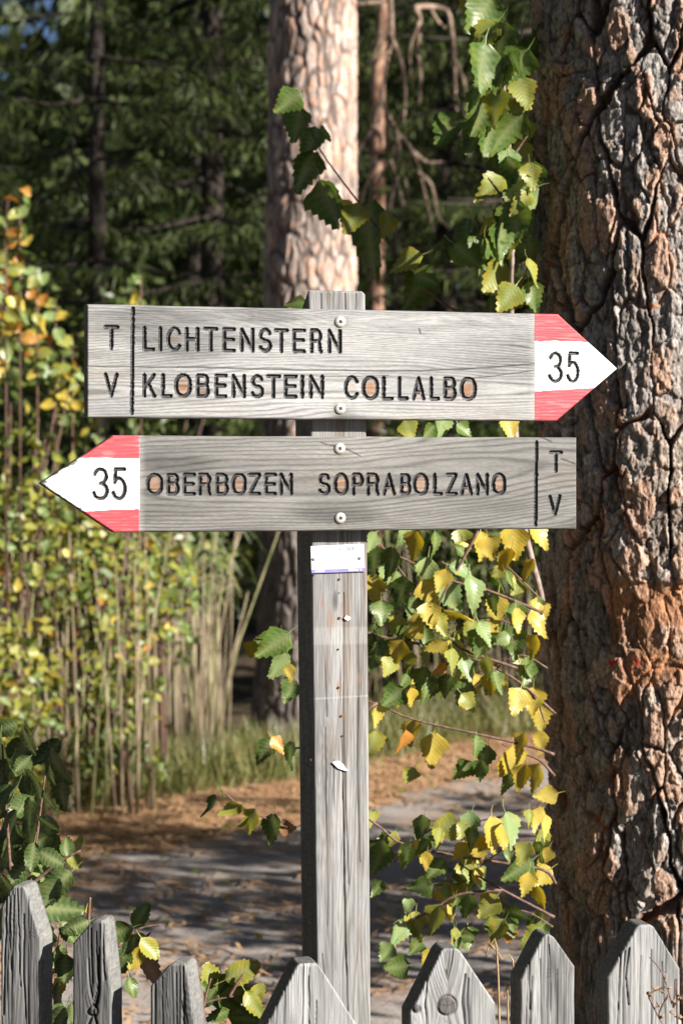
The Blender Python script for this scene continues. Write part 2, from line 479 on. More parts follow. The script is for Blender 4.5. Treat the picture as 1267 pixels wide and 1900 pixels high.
# ------------------------------------------------------------------ slabs of sawn wood with a modelled face
def slab(name, parent, O, es, et, n, S, lo, hi, nj, thick, face, mat, edge_col, back_s=None, regions=None, bevel=0.003, seed=0):
    """A board whose front is a fine relief grid: returns the board object and its region parts.
    face(s, t) -> height, colour, region id per vertex."""
    ns = len(S)
    tt = np.linspace(0, 1, nj)
    s = np.repeat(S[:, None], nj, 1); t = lo[:, None] + (hi - lo)[:, None] * tt[None, :]
    h, c, reg = face(s, t)
    de = np.minimum(np.minimum(t - lo[:, None], hi[:, None] - t), np.minimum(s - S[0], S[-1] - s))
    h = h - bevel * (1 - np.clip(de / bevel, 0, 1)) ** 2
    V = O + s[..., None] * es + t[..., None] * et + h[..., None] * n
    V = V.reshape(-1, 3); C = c.reshape(-1, 3); reg = reg.reshape(-1)
    idx = np.arange(ns * nj).reshape(ns, nj)
    F = np.stack([idx[:-1, :-1], idx[1:, :-1], idx[1:, 1:], idx[:-1, 1:]], -1).reshape(-1, 4)
    flip = np.dot(np.cross(es, et), n) < 0
    # rim and back
    loop = np.concatenate([idx[:, 0], idx[-1, 1:], idx[::-1, -1][1:], idx[0, ::-1][1:-1]])
    L = len(loop)
    sl, tl = s.reshape(-1)[loop], t.reshape(-1)[loop]
    sb = sl if back_s is None else back_s(sl)
    VB = O + sb[:, None] * es + tl[:, None] * et - thick * n
    ec = np.asarray(edge_col)[None, :]
    base = len(V); NR = 7
    rows_v, rows_c = [V[loop]], []
    for q in range(NR):
        f_ = q / (NR - 1)
        sp_ = 0.55 + 0.5 * fbm(sl * 12, tl * 300 + f_ * 9, 3, seed + 3) + 0.75 * (fbm(sl * 420, tl * 420 + f_ * thick * 420, 2, seed + 4) - .4)
        rows_c.append(ec * np.clip(sp_, .15, 1.6)[:, None])
        if q: rows_v.append(V[loop] * (1 - f_) + VB * f_)
    V2 = np.concatenate([V] + rows_v); C2 = np.concatenate([C] + rows_c)
    k = np.arange(L); k1 = (k + 1) % L
    rim = np.concatenate([np.stack([base + q * L + k, base + (q + 1) * L + k, base + (q + 1) * L + k1, base + q * L + k1], -1) for q in range(NR - 1)])
    # back face: pair the two long sides
    a = base + (NR - 1) * L + np.arange(ns); b = base + (NR - 1) * L + (ns + nj - 2) + np.arange(ns)[::-1]
    b = np.where(b >= base + NR * L, b - L, b)
    back = np.stack([a[:-1], b[:-1], b[1:], a[1:]], -1)
    FF = np.concatenate([F, rim, back])
    if flip: FF = FF[:, ::-1]
    ro = reg[F].max(1) if regions else np.zeros(len(F), int)
    sel0 = np.concatenate([ro == 0, np.ones(len(rim) + len(back), bool)])
    off = np.array(parent.location)
    me = sub_mesh(name, V2, FF, sel0, mat, C2, off)
    board = link(name, me, parent)
    out = []
    if regions:
        for rid, (rn, rm) in regions.items():
            sel = np.concatenate([ro == rid, np.zeros(len(rim) + len(back), bool)])
            if sel.any():
                out.append(link(rn, sub_mesh(rn, V2, FF, sel, rm, C2, off), board))
    return board, out


def grain(s, t, seed, freq, pith, slope, depth, wav=0.5, wfreq=(2.0, 14.0)):
    """Growth rings of a plank cut near the pith: s along the grain, t across."""
    w = fbm(s * wfreq[0], t * wfreq[1], 4, seed) - 0.5
    y = t - pith - slope * s + 0.05 * wav * w
    d = depth + 0.05 * wav * (fbm(s * 1.3, t * 3 + 7, 3, seed + 31) - 0.5)
    r = np.sqrt(y * y + d * d)
    ph = r * freq + 0.5 * (fbm(s * 5, t * 60, 3, seed + 40) - 0.5)
    f = ph - np.floor(ph)
    late = np.exp(-((f - 0.62) / 0.17) ** 2)               # hard dark late wood
    return late, fbm(s * 30, t * 430, 2, seed + 60), fbm(s * 7, t * 60, 3, seed + 77)


def seg_dist(s, t, pts):
    d = np.full(s.shape, 9.0)
    for (a0, b0), (a1, b1) in zip(pts[:-1], pts[1:]):
        vx, vy = a1 - a0, b1 - b0
        q = vx * vx + vy * vy
        k = np.clip(((s - a0) * vx + (t - b0) * vy) / (q if q > 0 else 1), 0, 1)
        d = np.minimum(d, np.hypot(s - a0 - k * vx, t - b0 - k * vy))
    return d


# ---- routed single-stroke capitals
def arc(cx, cy, rx, ry, a0, a1, n=14):
    return [(cx + rx * math.cos(R(a0 + (a1 - a0) * i / n)), cy + ry * math.sin(R(a0 + (a1 - a0) * i / n))) for i in range(n + 1)]


def oval(n=36):
    out = []
    for i in range(n + 1):
        a = 2 * math.pi * i / n
        c, s_ = math.cos(a), math.sin(a)
        out.append((.5 + .5 * math.copysign(abs(c) ** .85, c), .5 + .5 * math.copysign(abs(s_) ** .85, s_)))
    return out


GLYPH = {
    'A': [[(0, 0), (.5, 1), (1, 0)], [(.17, .33), (.83, .33)]],
    'B': [[(0, 0), (0, 1), (.55, 1)] + arc(.58, .77, .36, .23, 90, -90) + [(0, .54)], [(.58, .54)] + arc(.62, .27, .38, .27, 90, -90) + [(0, 0)]],
    'C': [arc(.52, .5, .52, .5, 38, 322, 26)],
    'E': [[(1, 1), (0, 1), (0, 0), (1, 0)], [(0, .52), (.9, .52)]],
    'H': [[(0, 0), (0, 1)], [(1, 0), (1, 1)], [(0, .52), (1, .52)]],
    'I': [[(.5, 0), (.5, 1)]],
    'K': [[(0, 0), (0, 1)], [(.95, 1), (.05, .42)], [(.35, .6), (1, 0)]],
    'L': [[(0, 1), (0, 0), (1, 0)]],
    'N': [[(0, 0), (0, 1), (1, 0), (1, 1)]],
    'O': [oval()],
    'P': [[(0, 0), (0, 1), (.6, 1)] + arc(.62, .74, .38, .26, 90, -90) + [(0, .48)]],
    'R': [[(0, 0), (0, 1), (.6, 1)] + arc(.6, .75, .36, .25, 90, -90) + [(0, .5)], [(.55, .5)] + arc(.55, .3, .33, .2, 90, 0, 6) + [(.9, .08), (1, 0)]],
    'S': [arc(.5, .745, .46, .255, 20, 270, 16) + arc(.5, .245, .5, .245, 90, -160, 16)],
    'T': [[(0, 1), (1, 1)], [(.5, 1), (.5, 0)]],
    'V': [[(0, 1), (.5, 0), (1, 1)]],
    'Z': [[(0, 1), (1, 1), (0, 0), (1, 0)]],
    '3': [arc(.48, .76, .46, .24, 165, -90, 16) + arc(.48, .26, .52, .26, 90, -165, 16)],
    '5': [[(.92, 1), (.2, 1), (.12, .54)] + arc(.46, .34, .5, .34, 128, -155, 18)],
}

# ------------------------------------------------------------------ signpost
TH = R(15)                                                   # the boards face a little right of the camera
EU = np.array((math.cos(TH), math.sin(TH), 0)); NN = np.array((math.sin(TH), -math.cos(TH), 0)); EZ = np.array((0, 0, 1.0))
PF = at(628, 1000, 3.45); PF[2] = 0                          # foot of the post's front face
signpost = thing('signpost', 'grey wooden hiking signpost carrying two arrow boards pointing opposite ways, marked 35', 'signpost', tuple(PF + 0.045 * -NN))
BO = PF + NN * 0.030                                         # plane of the boards' faces


def uv(px, py, O=BO):
    q = on_plane(px, py, O, NN) - O
    return float(np.dot(q, EU)), float(q[2])


def letters(row, ytop, ybot, x_off, x_sc, yl=None, rad=0.0029):
    """row: list of (char, x0, x1) in crop units; returns glyph strokes in board coordinates."""
    out = []
    n_ = len(row)
    for i, (ch, a, b) in enumerate(row):
        x0, x1 = x_off + a / x_sc, x_off + b / x_sc
        f = (x0 - X_A) / (X_B - X_A)
        yt = ytop[0] + (ytop[1] - ytop[0]) * f; yb = ybot[0] + (ybot[1] - ybot[0]) * f
        u0, _ = uv(x0, (yt + yb) / 2); u1, _ = uv(x1, (yt + yb) / 2)
        _, v1 = uv((x0 + x1) / 2, yt); _, v0 = uv((x0 + x1) / 2, yb)
        r = rad * 0.9
        u0, u1, v0, v1 = u0 + r, u1 - r, v0 + r, v1 - r
        if ch == 'I': u0 = u1 = (u0 + u1) / 2
        out.append((ch, [[(u0 + (u1 - u0) * gx, v0 + (v1 - v0) * gy) for gx, gy in st] for st in GLYPH[ch]], rad, (u0, u1, v0, v1)))
    return out


K1 = 1267 / 620.0
X_A, X_B = 160, 1070
row1 = [('L', 440, 485), ('I', 502, 511), ('C', 530, 587), ('H', 600, 653), ('T', 670, 725), ('E', 742, 792), ('N', 808, 862), ('S', 878, 928), ('T', 937, 992), ('E', 1007, 1057), ('R', 1073, 1120), ('N', 1140, 1192)]
row2 = [('K', 440, 490), ('L', 510, 552), ('O', 560, 625), ('B', 642, 693), ('E', 712, 760), ('N', 777, 830), ('S', 848, 898), ('T', 907, 962), ('E', 975, 1025), ('I', 1039, 1048), ('N', 1070, 1125)]
row2b = [('C', 78, 135), ('O', 145, 210), ('L', 222, 265), ('L', 282, 322), ('A', 335, 385), ('L', 402, 440), ('B', 455, 503), ('O', 517, 580)]
row3 = [('O', 452, 517), ('B', 530, 578), ('E', 592, 640), ('R', 650, 700), ('B', 715, 765), ('O', 775, 833), ('Z', 838, 887), ('E', 900, 947), ('N', 957, 1007), ('S', 1103, 1150)]
row3b = [('O', 38, 95), ('P', 108, 152), ('R', 163, 212), ('A', 223, 273), ('B', 290, 332), ('O', 338, 398), ('L', 415, 450), ('Z', 462, 507), ('A', 517, 565), ('N', 578, 625), ('O', 637, 692)]
up_letters = (letters(row1, (604, 618), (650, 662), 50, K1) + letters(row2, (692, 700), (737, 743), 50, K1) + letters(row2b, (692, 702), (738, 745), 600, K1)
              + letters([('T', 292, 350)], (604, 604), (649, 649), 50, K1, rad=.0027) + letters([('V', 293, 347)], (692, 692), (737, 737), 50, K1, rad=.0027)
              + letters([('3', 852, 905), ('5', 920, 970)], (652, 653), (709, 710), 600, K1, rad=.0025))
lo_letters = (letters(row3, (878, 878), (919.5, 919), 50, K1) + letters(row3b, (878, 878), (919.5, 919), 600, K1)
              + letters([('T', 855, 905)], (837, 837), (877, 877), 600, K1, rad=.0026) + letters([('V', 852, 900)], (918, 918), (958, 958), 600, K1, rad=.0026)
              + letters([('3', 250, 310), ('5', 322, 380)], (868, 868), (928, 928), 50, K1, rad=.0026))


def sign_board(label, outline, glyphs, divider, paint_px, red_px, tip_right, screws, base, seed, gr, cracks, brown, tone):
    (uA, vA) = uv(*outline['bl']); (uB, vB) = uv(*outline['tl']); (uC, vC) = uv(*outline['tr']); (uD, vD) = uv(*outline['br'])
    (uT, vT) = uv(*outline['tip'])
    step = 0.00115
    if tip_right: U0, U1 = (uA + uB) / 2, uT
    else: U0, U1 = uT, (uC + uD) / 2
    S = np.linspace(U0, U1, int((U1 - U0) / step))
    top_u = [uB, uC] if tip_right else [uB, uC]
    vt = np.interp(S, [uB, uC], [vB, vC]); vb = np.interp(S, [uA, uD], [vA, vD])
    if tip_right:
        vt = np.where(S > uC, vC + (vT + .0006 - vC) * (S - uC) / (uT - uC), vt); vb = np.where(S > uD, vD + (vT - .0006 - vD) * (S - uD) / (uT - uD), vb)
    else:
        vt = np.where(S < uB, vT + .0006 + (vB - vT) * (S - uT) / (uB - uT), vt); vb = np.where(S < uA, vT - .0006 + (vA - vT) * (S - uT) / (uA - uT), vb)
    # slightly uneven long edges
    ed = 0.0012 * (fbm(S * 14, S * 0, 3, seed) - .5)
    vt = vt + ed; vb = vb + 0.0012 * (fbm(S * 14, S * 0 + 9, 3, seed) - .5)
    nj = int((vt - vb).max() / step)
    up_, _ = uv(paint_px, 684 if tip_right else 897)
    r1 = [uv(paint_px, red_px[0])[1], uv(1060 if tip_right else 150, red_px[1])[1]]
    r2 = [uv(paint_px, red_px[2])[1], uv(1060 if tip_right else 150, red_px[3])[1]]
    uq = uv(1060 if tip_right else 150, 700)[0]
    dv = [uv(*divider[0]), uv(*divider[1])]
    regions = {1: ('white_paint', M_PAINT), 2: ('red_stripe', M_PAINT), 3: ('red_stripe', M_PAINT), 4: ('divider_groove', M_GROOVE)}
    for i, g in enumerate(glyphs): regions[10 + i] = ('letter', M_GROOVE)

    def face(s, t):
        late, fib, streak = grain(s, t, seed, *gr)
        wear = fbm(s * 3, t * 9, 4, seed + 90)
        h = 0.0005 * late + 0.0004 * (fib - .5) + 0.0010 * (wear - .5)
        val = tone * (1.10 - 0.50 * late * (0.45 + streak) + 0.34 * (fib - .5) + 0.60 * (streak - .5) + 0.80 * (wear - .5))
        c = val[..., None] * np.asarray(base)
        # grey-black weathering in patches
        dirt = sstep(0.54, 0.74, fbm(s * 4, t * 26, 4, seed + 120)) * 0.45
        c = c * (1 - dirt[..., None])
        # warm wood showing where the grey has worn off
        warm = sstep(.62, .8, fbm(s * 5, t * 22, 3, seed + 200)) * 0.35
        c = c * (1 - warm[..., None]) + warm[..., None] * c * np.array((1.12, .98, .82))
        reg = np.zeros(s.shape, int)
        for pts, dep, wd in cracks:
            q = [uv(*p_) for p_ in pts]
            d = seg_dist(s, t + 0.0012 * (fbm(s * 40, t * 0, 3, seed + 5) - .5), q)
            k = np.exp(-(d / wd) ** 2)
            h -= dep * k; c = c * (1 - 0.82 * k[..., None])
        # painted tip
        rag = 0.0016 * (fbm(s * 25, t * 200, 3, seed + 8) - .5)
        inp = (s - up_ > rag) if tip_right else (up_ - s > rag)
        l1 = r1[0] + (r1[1] - r1[0]) * (s - up_) / (uq - up_) + 0.0035 * (fbm(s * 45, t * 0, 3, seed + 11) - .5)
        l2 = r2[0] + (r2[1] - r2[0]) * (s - up_) / (uq - up_) + 0.0035 * (fbm(s * 45, t * 0, 3, seed + 12) - .5)
        de = np.minimum(vt[:, None] - t, t - vb[:, None])
        worn = (fbm(s * 60, t * 160, 4, seed + 15) < 0.50 - de * 55) & (de < 0.009) & (np.abs(t - vT) < .05) & (not tip_right)
        red1 = inp & (t > l1); red2 = inp & (t < l2); white = inp & ~red1 & ~red2 & ~worn
        edge_pale = np.where(inp, 0, sstep(0.012, 0.0, np.abs(s - up_))) * 0.25          # bare strip along the paint
        c = c * (1 - edge_pale[..., None]) + edge_pale[..., None] * np.array((.5, .49, .46))
        pv = 1 - 0.10 * late - 0.10 * (fib - .5) + 0.06 * (streak - .5)
        thin = sstep(.55, .75, fbm(s * 40, t * 420, 3, seed + 18))
        redc = np.array((.56, .07, .085)) * pv[..., None] * (1 + .25 * (fib - .5)[..., None])
        redc = redc * (1 - .4 * thin[..., None]) + .4 * thin[..., None] * np.array((.72, .28, .27))
        c = np.where(white[..., None], np.array((.80, .80, .79)) * np.clip(pv, .75, 1.04)[..., None], c)
        c = np.where((red1 | red2)[..., None], redc, c)
        reg[white] = 1; reg[red1] = 2; reg[red2] = 3
        h = np.where(inp & ~worn, h * 0.6 + 0.0004, h)
        # divider
        for gi, (pts, rad) in enumerate([(dv, 0.0027)]):
            d = seg_dist(s, t, pts) + 0.0009 * (fib - .5) + .0007 * (late - .5)
            m_ = d < rad
            h = np.where(m_, -0.0034 * np.sqrt(np.clip(1 - (d / rad) ** 2, 0, 1)) - .0002, h)
            reg[m_] = 4
            c = np.where(m_[..., None], np.array((.030, .030, .032)) * (0.7 + .8 * fib)[..., None], c)
        # letters, cut with a round-nosed bit and painted dark
        for gi, (ch, strokes, rad, bb) in enumerate(glyphs):
            i0, i1 = np.searchsorted(S, (bb[0] - .008, bb[1] + .008))
            ss, ts = s[i0:i1], t[i0:i1]
            d = np.full(ss.shape, 9.0)
            for st in strokes: d = np.minimum(d, seg_dist(ss, ts, st))
            d = d + 0.0010 * (fib[i0:i1] - .5) + .0006 * (late[i0:i1] - .5)
            m_ = d < rad
            h[i0:i1] = np.where(m_, -0.0036 * np.sqrt(np.clip(1 - (d / rad) ** 2, 0, 1)) - .0002, h[i0:i1])
            rr = reg[i0:i1]; rr[m_] = 10 + gi
            cc = c[i0:i1]
            if ch in brown:                                  # sheltered wood inside the closed letters stayed brown
                u0, u1, v0, v1 = bb
                if ch in 'OBRPCA':
                    vv = (v0 + (v1 - v0) * (.72 if ch in 'PR' else .3 if ch == 'B' else .18 if ch == 'A' else .5))
                    e = ((ss - (u0 + u1) / 2) / ((u1 - u0) * .5)) ** 2 + ((ts - vv) / ((v1 - v0) * (.5 if ch == 'O' else .26))) ** 2
                    k = np.clip(1.15 - e, 0, 1) * brown[ch] * (0.35 + 1.0 * fbm(ss * 20 + gi * 3, ts * 300, 3, seed + 22))
                    k = np.clip(k, 0, 1)[..., None]
                    cc[:] = cc * (1 - k) + k * (np.array((.33, .18, .10)) * (.5 + .85 * fib[i0:i1] - .2 * late[i0:i1])[..., None])
            dark = np.where((d < rad * .9)[..., None], np.array((.030, .029, .030)) * (0.6 + 1.0 * fib[i0:i1])[..., None], np.array((.07, .06, .055)))
            cc[:] = np.where(m_[..., None], dark, cc)
        # stains round the screws
        for sx, sy in screws:
            su, sv = uv(sx, sy)
            d = np.hypot(s - su, (t - sv) * 1.0)
            k = np.exp(-(d / 0.013) ** 2) * .45 + np.exp(-((s - su) / .006) ** 2) * np.exp(-np.clip(sv - t, 0, 1) / .02) * (t < sv) * .3
            c = c * (1 - k[..., None]) + k[..., None] * c * np.array((.55, .42, .30))
        return h, c, reg

    board, parts = slab('sign_board', signpost, BO, EU, EZ, NN, S, vb, vt, nj, 0.029, face, M_BOARD, (.20, .18, .16), regions=regions, bevel=0.0025, seed=seed)
    board['label'] = label
    for (sx, sy) in screws:
        su, sv = uv(sx, sy)
        c0 = BO + EU * su + EZ * sv
        scr = screw(c0 + NN * 0.0012, 0.0088, board)
    return board


def screw(c, r, parent, flat=1.0):
    """Pan-head screw with a star recess."""
    mb = MB(); n = 20
    prof = [(1.0, -0.002), (1.0, 0.0006), (0.9, 0.0016), (0.6, 0.0022), (0.36, 0.0023)]
    vs, fs = [], []
    for rr, hh in prof:
        for k in range(n):
            a = 2 * math.pi * k / n
            q = rr
            vs.append(c + (EU * math.cos(a) + EZ * math.sin(a)) * r * q + NN * hh * flat)
    for i in range(len(prof) - 1):
        for k in range(n): fs.append((i * n + k, i * n + (k + 1) % n, (i + 1) * n + (k + 1) % n, (i + 1) * n + k))
    fs.append(tuple((len(prof) - 1) * n + k for k in range(n)))
    mb.add(vs, fs)
    o = link('screw', mb.mesh('screw', M_STEEL, True, signpost.location), parent)
    m2 = MB()
    st = []
    for k in range(24):
        a = 2 * math.pi * k / 24 + .3
        q = 0.40 if (k // 2) % 2 == 0 else 0.27
        st.append(c + (EU * math.cos(a) + EZ * math.sin(a)) * r * q + NN * (0.0025 * flat))
    m2.add(st + [c + NN * (.0026 * flat)], [(k, (k + 1) % 24, 24) for k in range(24)])
    # the recess belongs to the screw's own mesh
    me = o.data
    me.materials.append(M_RECESS)
    import bmesh
    bm = bmesh.new(); bm.from_mesh(me)
    vs = [bm.verts.new(Vector(v) - signpost.location) for v in m2.v]
    for f in m2.f:
        ff = bm.faces.new([vs[i] for i in f]); ff.material_index = 1
    bm.to_mesh(me); bm.free()
    return o


up_cracks = [([(164, 680), (250, 681), (330, 682)], .0016, .0007), ([(330, 681), (440, 684), (540, 687), (620, 687), (700, 689), (790, 688), (880, 684), (990, 676)], .0013, .0010),
             ([(840, 706), (900, 700), (990, 688), (1090, 690)], .0008, .0007), ([(560, 697), (640, 699), (720, 697)], .0007, .0006), ([(777, 610), (779, 618)], .001, .0012)]
b_up = sign_board('upper arrow board pointing right, lettered LICHTENSTERN and KLOBENSTEIN COLLALBO',
                  {'bl': (162, 775), 'tl': (162, 564), 'tr': (1035, 583), 'br': (1032, 781), 'tip': (1144, 684)}, up_letters, [(247, 573), (245, 767)],
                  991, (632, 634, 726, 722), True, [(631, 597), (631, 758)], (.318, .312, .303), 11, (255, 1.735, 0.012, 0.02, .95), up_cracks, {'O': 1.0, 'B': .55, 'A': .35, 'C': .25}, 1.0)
lo_cracks = [([(595, 822), (640, 833), (668, 847)], .0012, .0008), ([(1000, 810), (1022, 820)], .001, .001), ([(1040, 852), (1066, 861)], .0012, .0009)]
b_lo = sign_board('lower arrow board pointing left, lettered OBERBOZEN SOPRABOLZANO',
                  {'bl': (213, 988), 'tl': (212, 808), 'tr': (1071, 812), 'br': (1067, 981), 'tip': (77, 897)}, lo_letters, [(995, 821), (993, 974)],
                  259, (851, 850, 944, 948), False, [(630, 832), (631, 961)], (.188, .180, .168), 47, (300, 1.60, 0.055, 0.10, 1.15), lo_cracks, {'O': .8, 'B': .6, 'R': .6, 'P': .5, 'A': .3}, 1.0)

# ---- the post
zt = EYE + (880 - 539) / FPX * 3.45
S = np.concatenate([np.linspace(0, .70, 24), np.linspace(.705, zt, int((zt - .70) / .00125))])
W2 = .0465
lean = lambda s: -0.0125 * (s - .8) / 1.2 + .0085
wtap = lambda s: W2 + 0.0025 * (s - 1.4)
rnd = np.clip((S - (zt - .007)) / .007, 0, 1)
lo = -wtap(S) + lean(S) + .003 * rnd ** 2; hi = wtap(S) + lean(S) - .006 * rnd ** 2


def post_face(s, t):
    late, fib, streak = grain(s * .45, t, 5, 290, 0.0, 0.004, .014, 1.0, (3.2, 16))
    wear = fbm(s * 6, t * 24, 4, 91)
    h = .0004 * late + .0005 * (fib - .5) + .0010 * (wear - .5)
    val = 1.10 - .34 * late + .45 * (fib - .5) + .7 * (streak - .5) + .6 * (wear - .5)
    c = val[..., None] * np.array((.248, .241, .232))
    # dark streaks running down from the old nail holes, brown wood between them
    stre = sstep(.56, .72, fbm(s * 3, t * 90, 4, 131)) * .75
    c = c * (1 - stre[..., None]) + stre[..., None] * c * np.array((.62, .50, .40))
    def pz(px, py):
        q = uv(px, py, PF); return q[1], q[0]
    for pts, dep, wd in [([(629, 1063), (631, 1110), (632, 1180), (630, 1280), (634, 1340), (637, 1500), (640, 1700), (645, 1880)], .0030, .0010),
                         ([(637, 1100), (636, 1330), (641, 1480), (647, 1640)], .002, .0008), ([(603, 1350), (605, 1500), (608, 1720)], .0018, .0008),
                         ([(618, 1410), (622, 1560), (622, 1800)], .0016, .0007), ([(596, 545), (596, 575)], .002, .001), ([(612, 545), (611, 575)], .002, .0008),
                         ([(640, 545), (641, 575)], .0025, .001), ([(660, 545), (659, 575)], .002, .0008), ([(601, 1150), (603, 1240), (606, 1330)], .0012, .0012), ([(664, 1290), (662, 1420), (668, 1600)], .0014, .0008),
                         ([(598, 1770), (604, 1850), (603, 1900)], .001, .001)]:
        q = [pz(*p_) for p_ in pts]
        d = seg_dist(s, t + .0016 * (fbm(s * 30, t * 0, 3, 6) - .5), q)
        k = np.exp(-(d / wd) ** 2) * sstep(.30, .55, fbm(s * 9, t * 30 + wd * 9000, 2, 8)); h -= dep * k; c = c * (1 - .75 * k[..., None])
    # dark burn-like stain and rust below the nails
    for px, py, ax, ay, cc_, am in [(622, 1115, 6, 22, (.06, .055, .05), .8), (612, 1150, 10, 26, (.26, .15, .10), .6), (640, 1140, 14, 30, (.20, .13, .10), .55), (608, 1235, 8, 55, (.16, .11, .09), .6),
                                    (645, 1230, 10, 45, (.24, .19, .16), .5), (628, 1275, 7, 14, (.30, .13, .08), .6), (634, 1329, 6, 9, (.3, .14, .08), .5), (666, 1258, 6, 12, (.36, .2, .13), .5),
                                    (615, 1390, 16, 60, (.20, .16, .13), .5), (668, 1740, 8, 60, (.2, .14, .11), .4), (598, 1118, 5, 16, (.34, .2, .14), .5)]:
        a_, b_ = pz(px, py)
        k = np.clip(1 - ((s - a_) / (ay / 1155)) ** 2 - ((t - b_) / (ax / 1155)) ** 2, 0, 1) ** .7 * am * (.4 + .9 * fbm(s * 22, t * 160, 3, 7))
        k = np.clip(k, 0, 1)[..., None]
        c = c * (1 - k) + k * np.array(cc_)
    # paler band where a strap once sat, and a faint line
    za, zb = pz(630, 1196)[0], pz(630, 1163)[0]
    k = sstep(za - .002, za + .003, s) * sstep(zb + .002, zb - .003, s) * .22
    c = c * (1 - k[..., None]) + k[..., None] * np.array((.47, .455, .43)) * (.85 + .3 * fib)[..., None]
    zc = pz(630, 1294)[0]
    k = np.exp(-((s - zc - .03 * (t)) / .0012) ** 2) * .28
    c = c * (1 - k[..., None]) + k[..., None] * np.array((.6, .59, .57))
    coarse = (s < .70)
    h = np.where(coarse, h * .2, h)
    return h, c, np.zeros(s.shape, int)


post, _ = slab('post', signpost, PF, EZ, EU, NN, S, lo, hi, int(2 * W2 / .0012), 2 * W2, post_face, M_POSTW, (.20, .19, .175), back_s=lambda s: np.minimum(s, zt - .062), bevel=.004, seed=77)


def post_pt(px, py, out=0.001): return on_plane(px, py, PF + NN * out, NN)


def flat_poly(name, pts_px, out, thick, mat, parent):
    front = [post_pt(x, y, out) for x, y in pts_px]
    back = [p_ - NN * thick for p_ in front]
    n_ = len(front); mb = MB()
    mb.add(front + back, [tuple(range(n_ - 1, -1, -1)), tuple(range(n_, 2 * n_))] + [(i, (i + 1) % n_, n_ + (i + 1) % n_, n_ + i) for i in range(n_)])
    return link(name, mb.mesh(name, mat, False, signpost.location), parent)


# info plate with its print, held by two small screws
pl = flat_poly('info_plate', [(576.5, 1013.5), (675, 1009), (676.5, 1055), (578, 1058.5)], .0032, .0014, M_PLATE, signpost)
flat_poly('plate_band', [(578, 1057.2), (676.5, 1053.7), (676.8, 1060.4), (578.2, 1063.6)], .0033, .0012, M_PURPLE, pl)
for k in range(3):                                           # three slanted dark marks
    x = 645 + k * 4.6
    flat_poly('printed_mark', [(x - 1.6, 1022.5), (x + .3, 1022.2), (x + 2.6, 1014.8), (x + .4, 1015)], .0036, .0004, M_PRINTDK, pl)
flat_poly('printed_mark', [(630.2, 1022), (632.5, 1021.6), (632.2, 1020.8), (631.3, 1020.6), (631.2, 1017.2), (632.4, 1016.8), (632.2, 1016), (630.2, 1016.4)], .0036, .0004, M_PRINTDK, pl)
for (x0, x1, y0) in [(589, 622, 1017), (589, 606, 1022), (589, 619, 1029), (594, 640, 1034.6), (600, 662, 1038), (589, 632, 1041), (606, 655, 1046), (630, 664, 1031), (634, 664, 1026)]:
    sl = -0.042 * (x1 - x0)
    flat_poly('printed_line', [(x0, y0), (x1, y0 + sl), (x1, y0 + sl + .9), (x0, y0 + .9)], .0035, .0003, M_PRINT, pl)
for (x0, x1) in [(584, 588), (589, 595), (596, 602), (646, 652), (653, 660), (661, 665), (668, 671)]:
    y0 = 1060.6 - .036 * (x0 - 578)
    flat_poly('printed_word', [(x0, y0 - 1.2), (x1, y0 - 1.3), (x1, y0 + .9), (x0, y0 + 1.0)], .0036, .0003, M_PLATE, pl)
for px, py in [(582.5, 1037), (668, 1035)]:
    screw(post_pt(px, py, .0036), .0031, pl, 0.8)
flat_poly('paint_chip', [(616.5, 1415), (620, 1412.6), (629, 1411.8), (636.5, 1417.5), (642, 1425.5), (646.5, 1430.5), (640, 1430.2), (627, 1425.5)], .0034, .0012, M_CHIP, signpost)
flat_poly('paint_chip', [(638.2, 1147), (643, 1141.5), (645.4, 1143), (650.6, 1145.2), (650, 1149), (645, 1151.5), (642, 1150.4)], .0034, .0012, M_CHIP, signpost)
for px, py, r_ in [(629.5, 1075, 2.2), (629.6, 1100, 1.0), (629.5, 1147, 2.6), (627.5, 1205, 1.8), (628, 1276, 2.2), (633, 1329, 2.2), (635, 1366, 1.8), (582, 1068, 1.2), (577, 1410, 2)]:
    n_ = 9
    flat_poly('nail_hole', [(px + r_ * math.cos(2 * math.pi * k / n_), py + r_ * math.sin(2 * math.pi * k / n_)) for k in range(n_)], .0018, .002, M_RUST, signpost)

# ------------------------------------------------------------------ picket fence in front of the post
F0 = at(470, 1900, 3.05); F0[2] = 0
fence = thing('picket_fence', 'low weathered grey picket fence with gabled tops along the bottom of the photo', 'fence', tuple(F0))
M_PICK = attr_mat('weathered_picket', 0.85, (700, 700, 28), 0.30, 0.35, 0.0008)


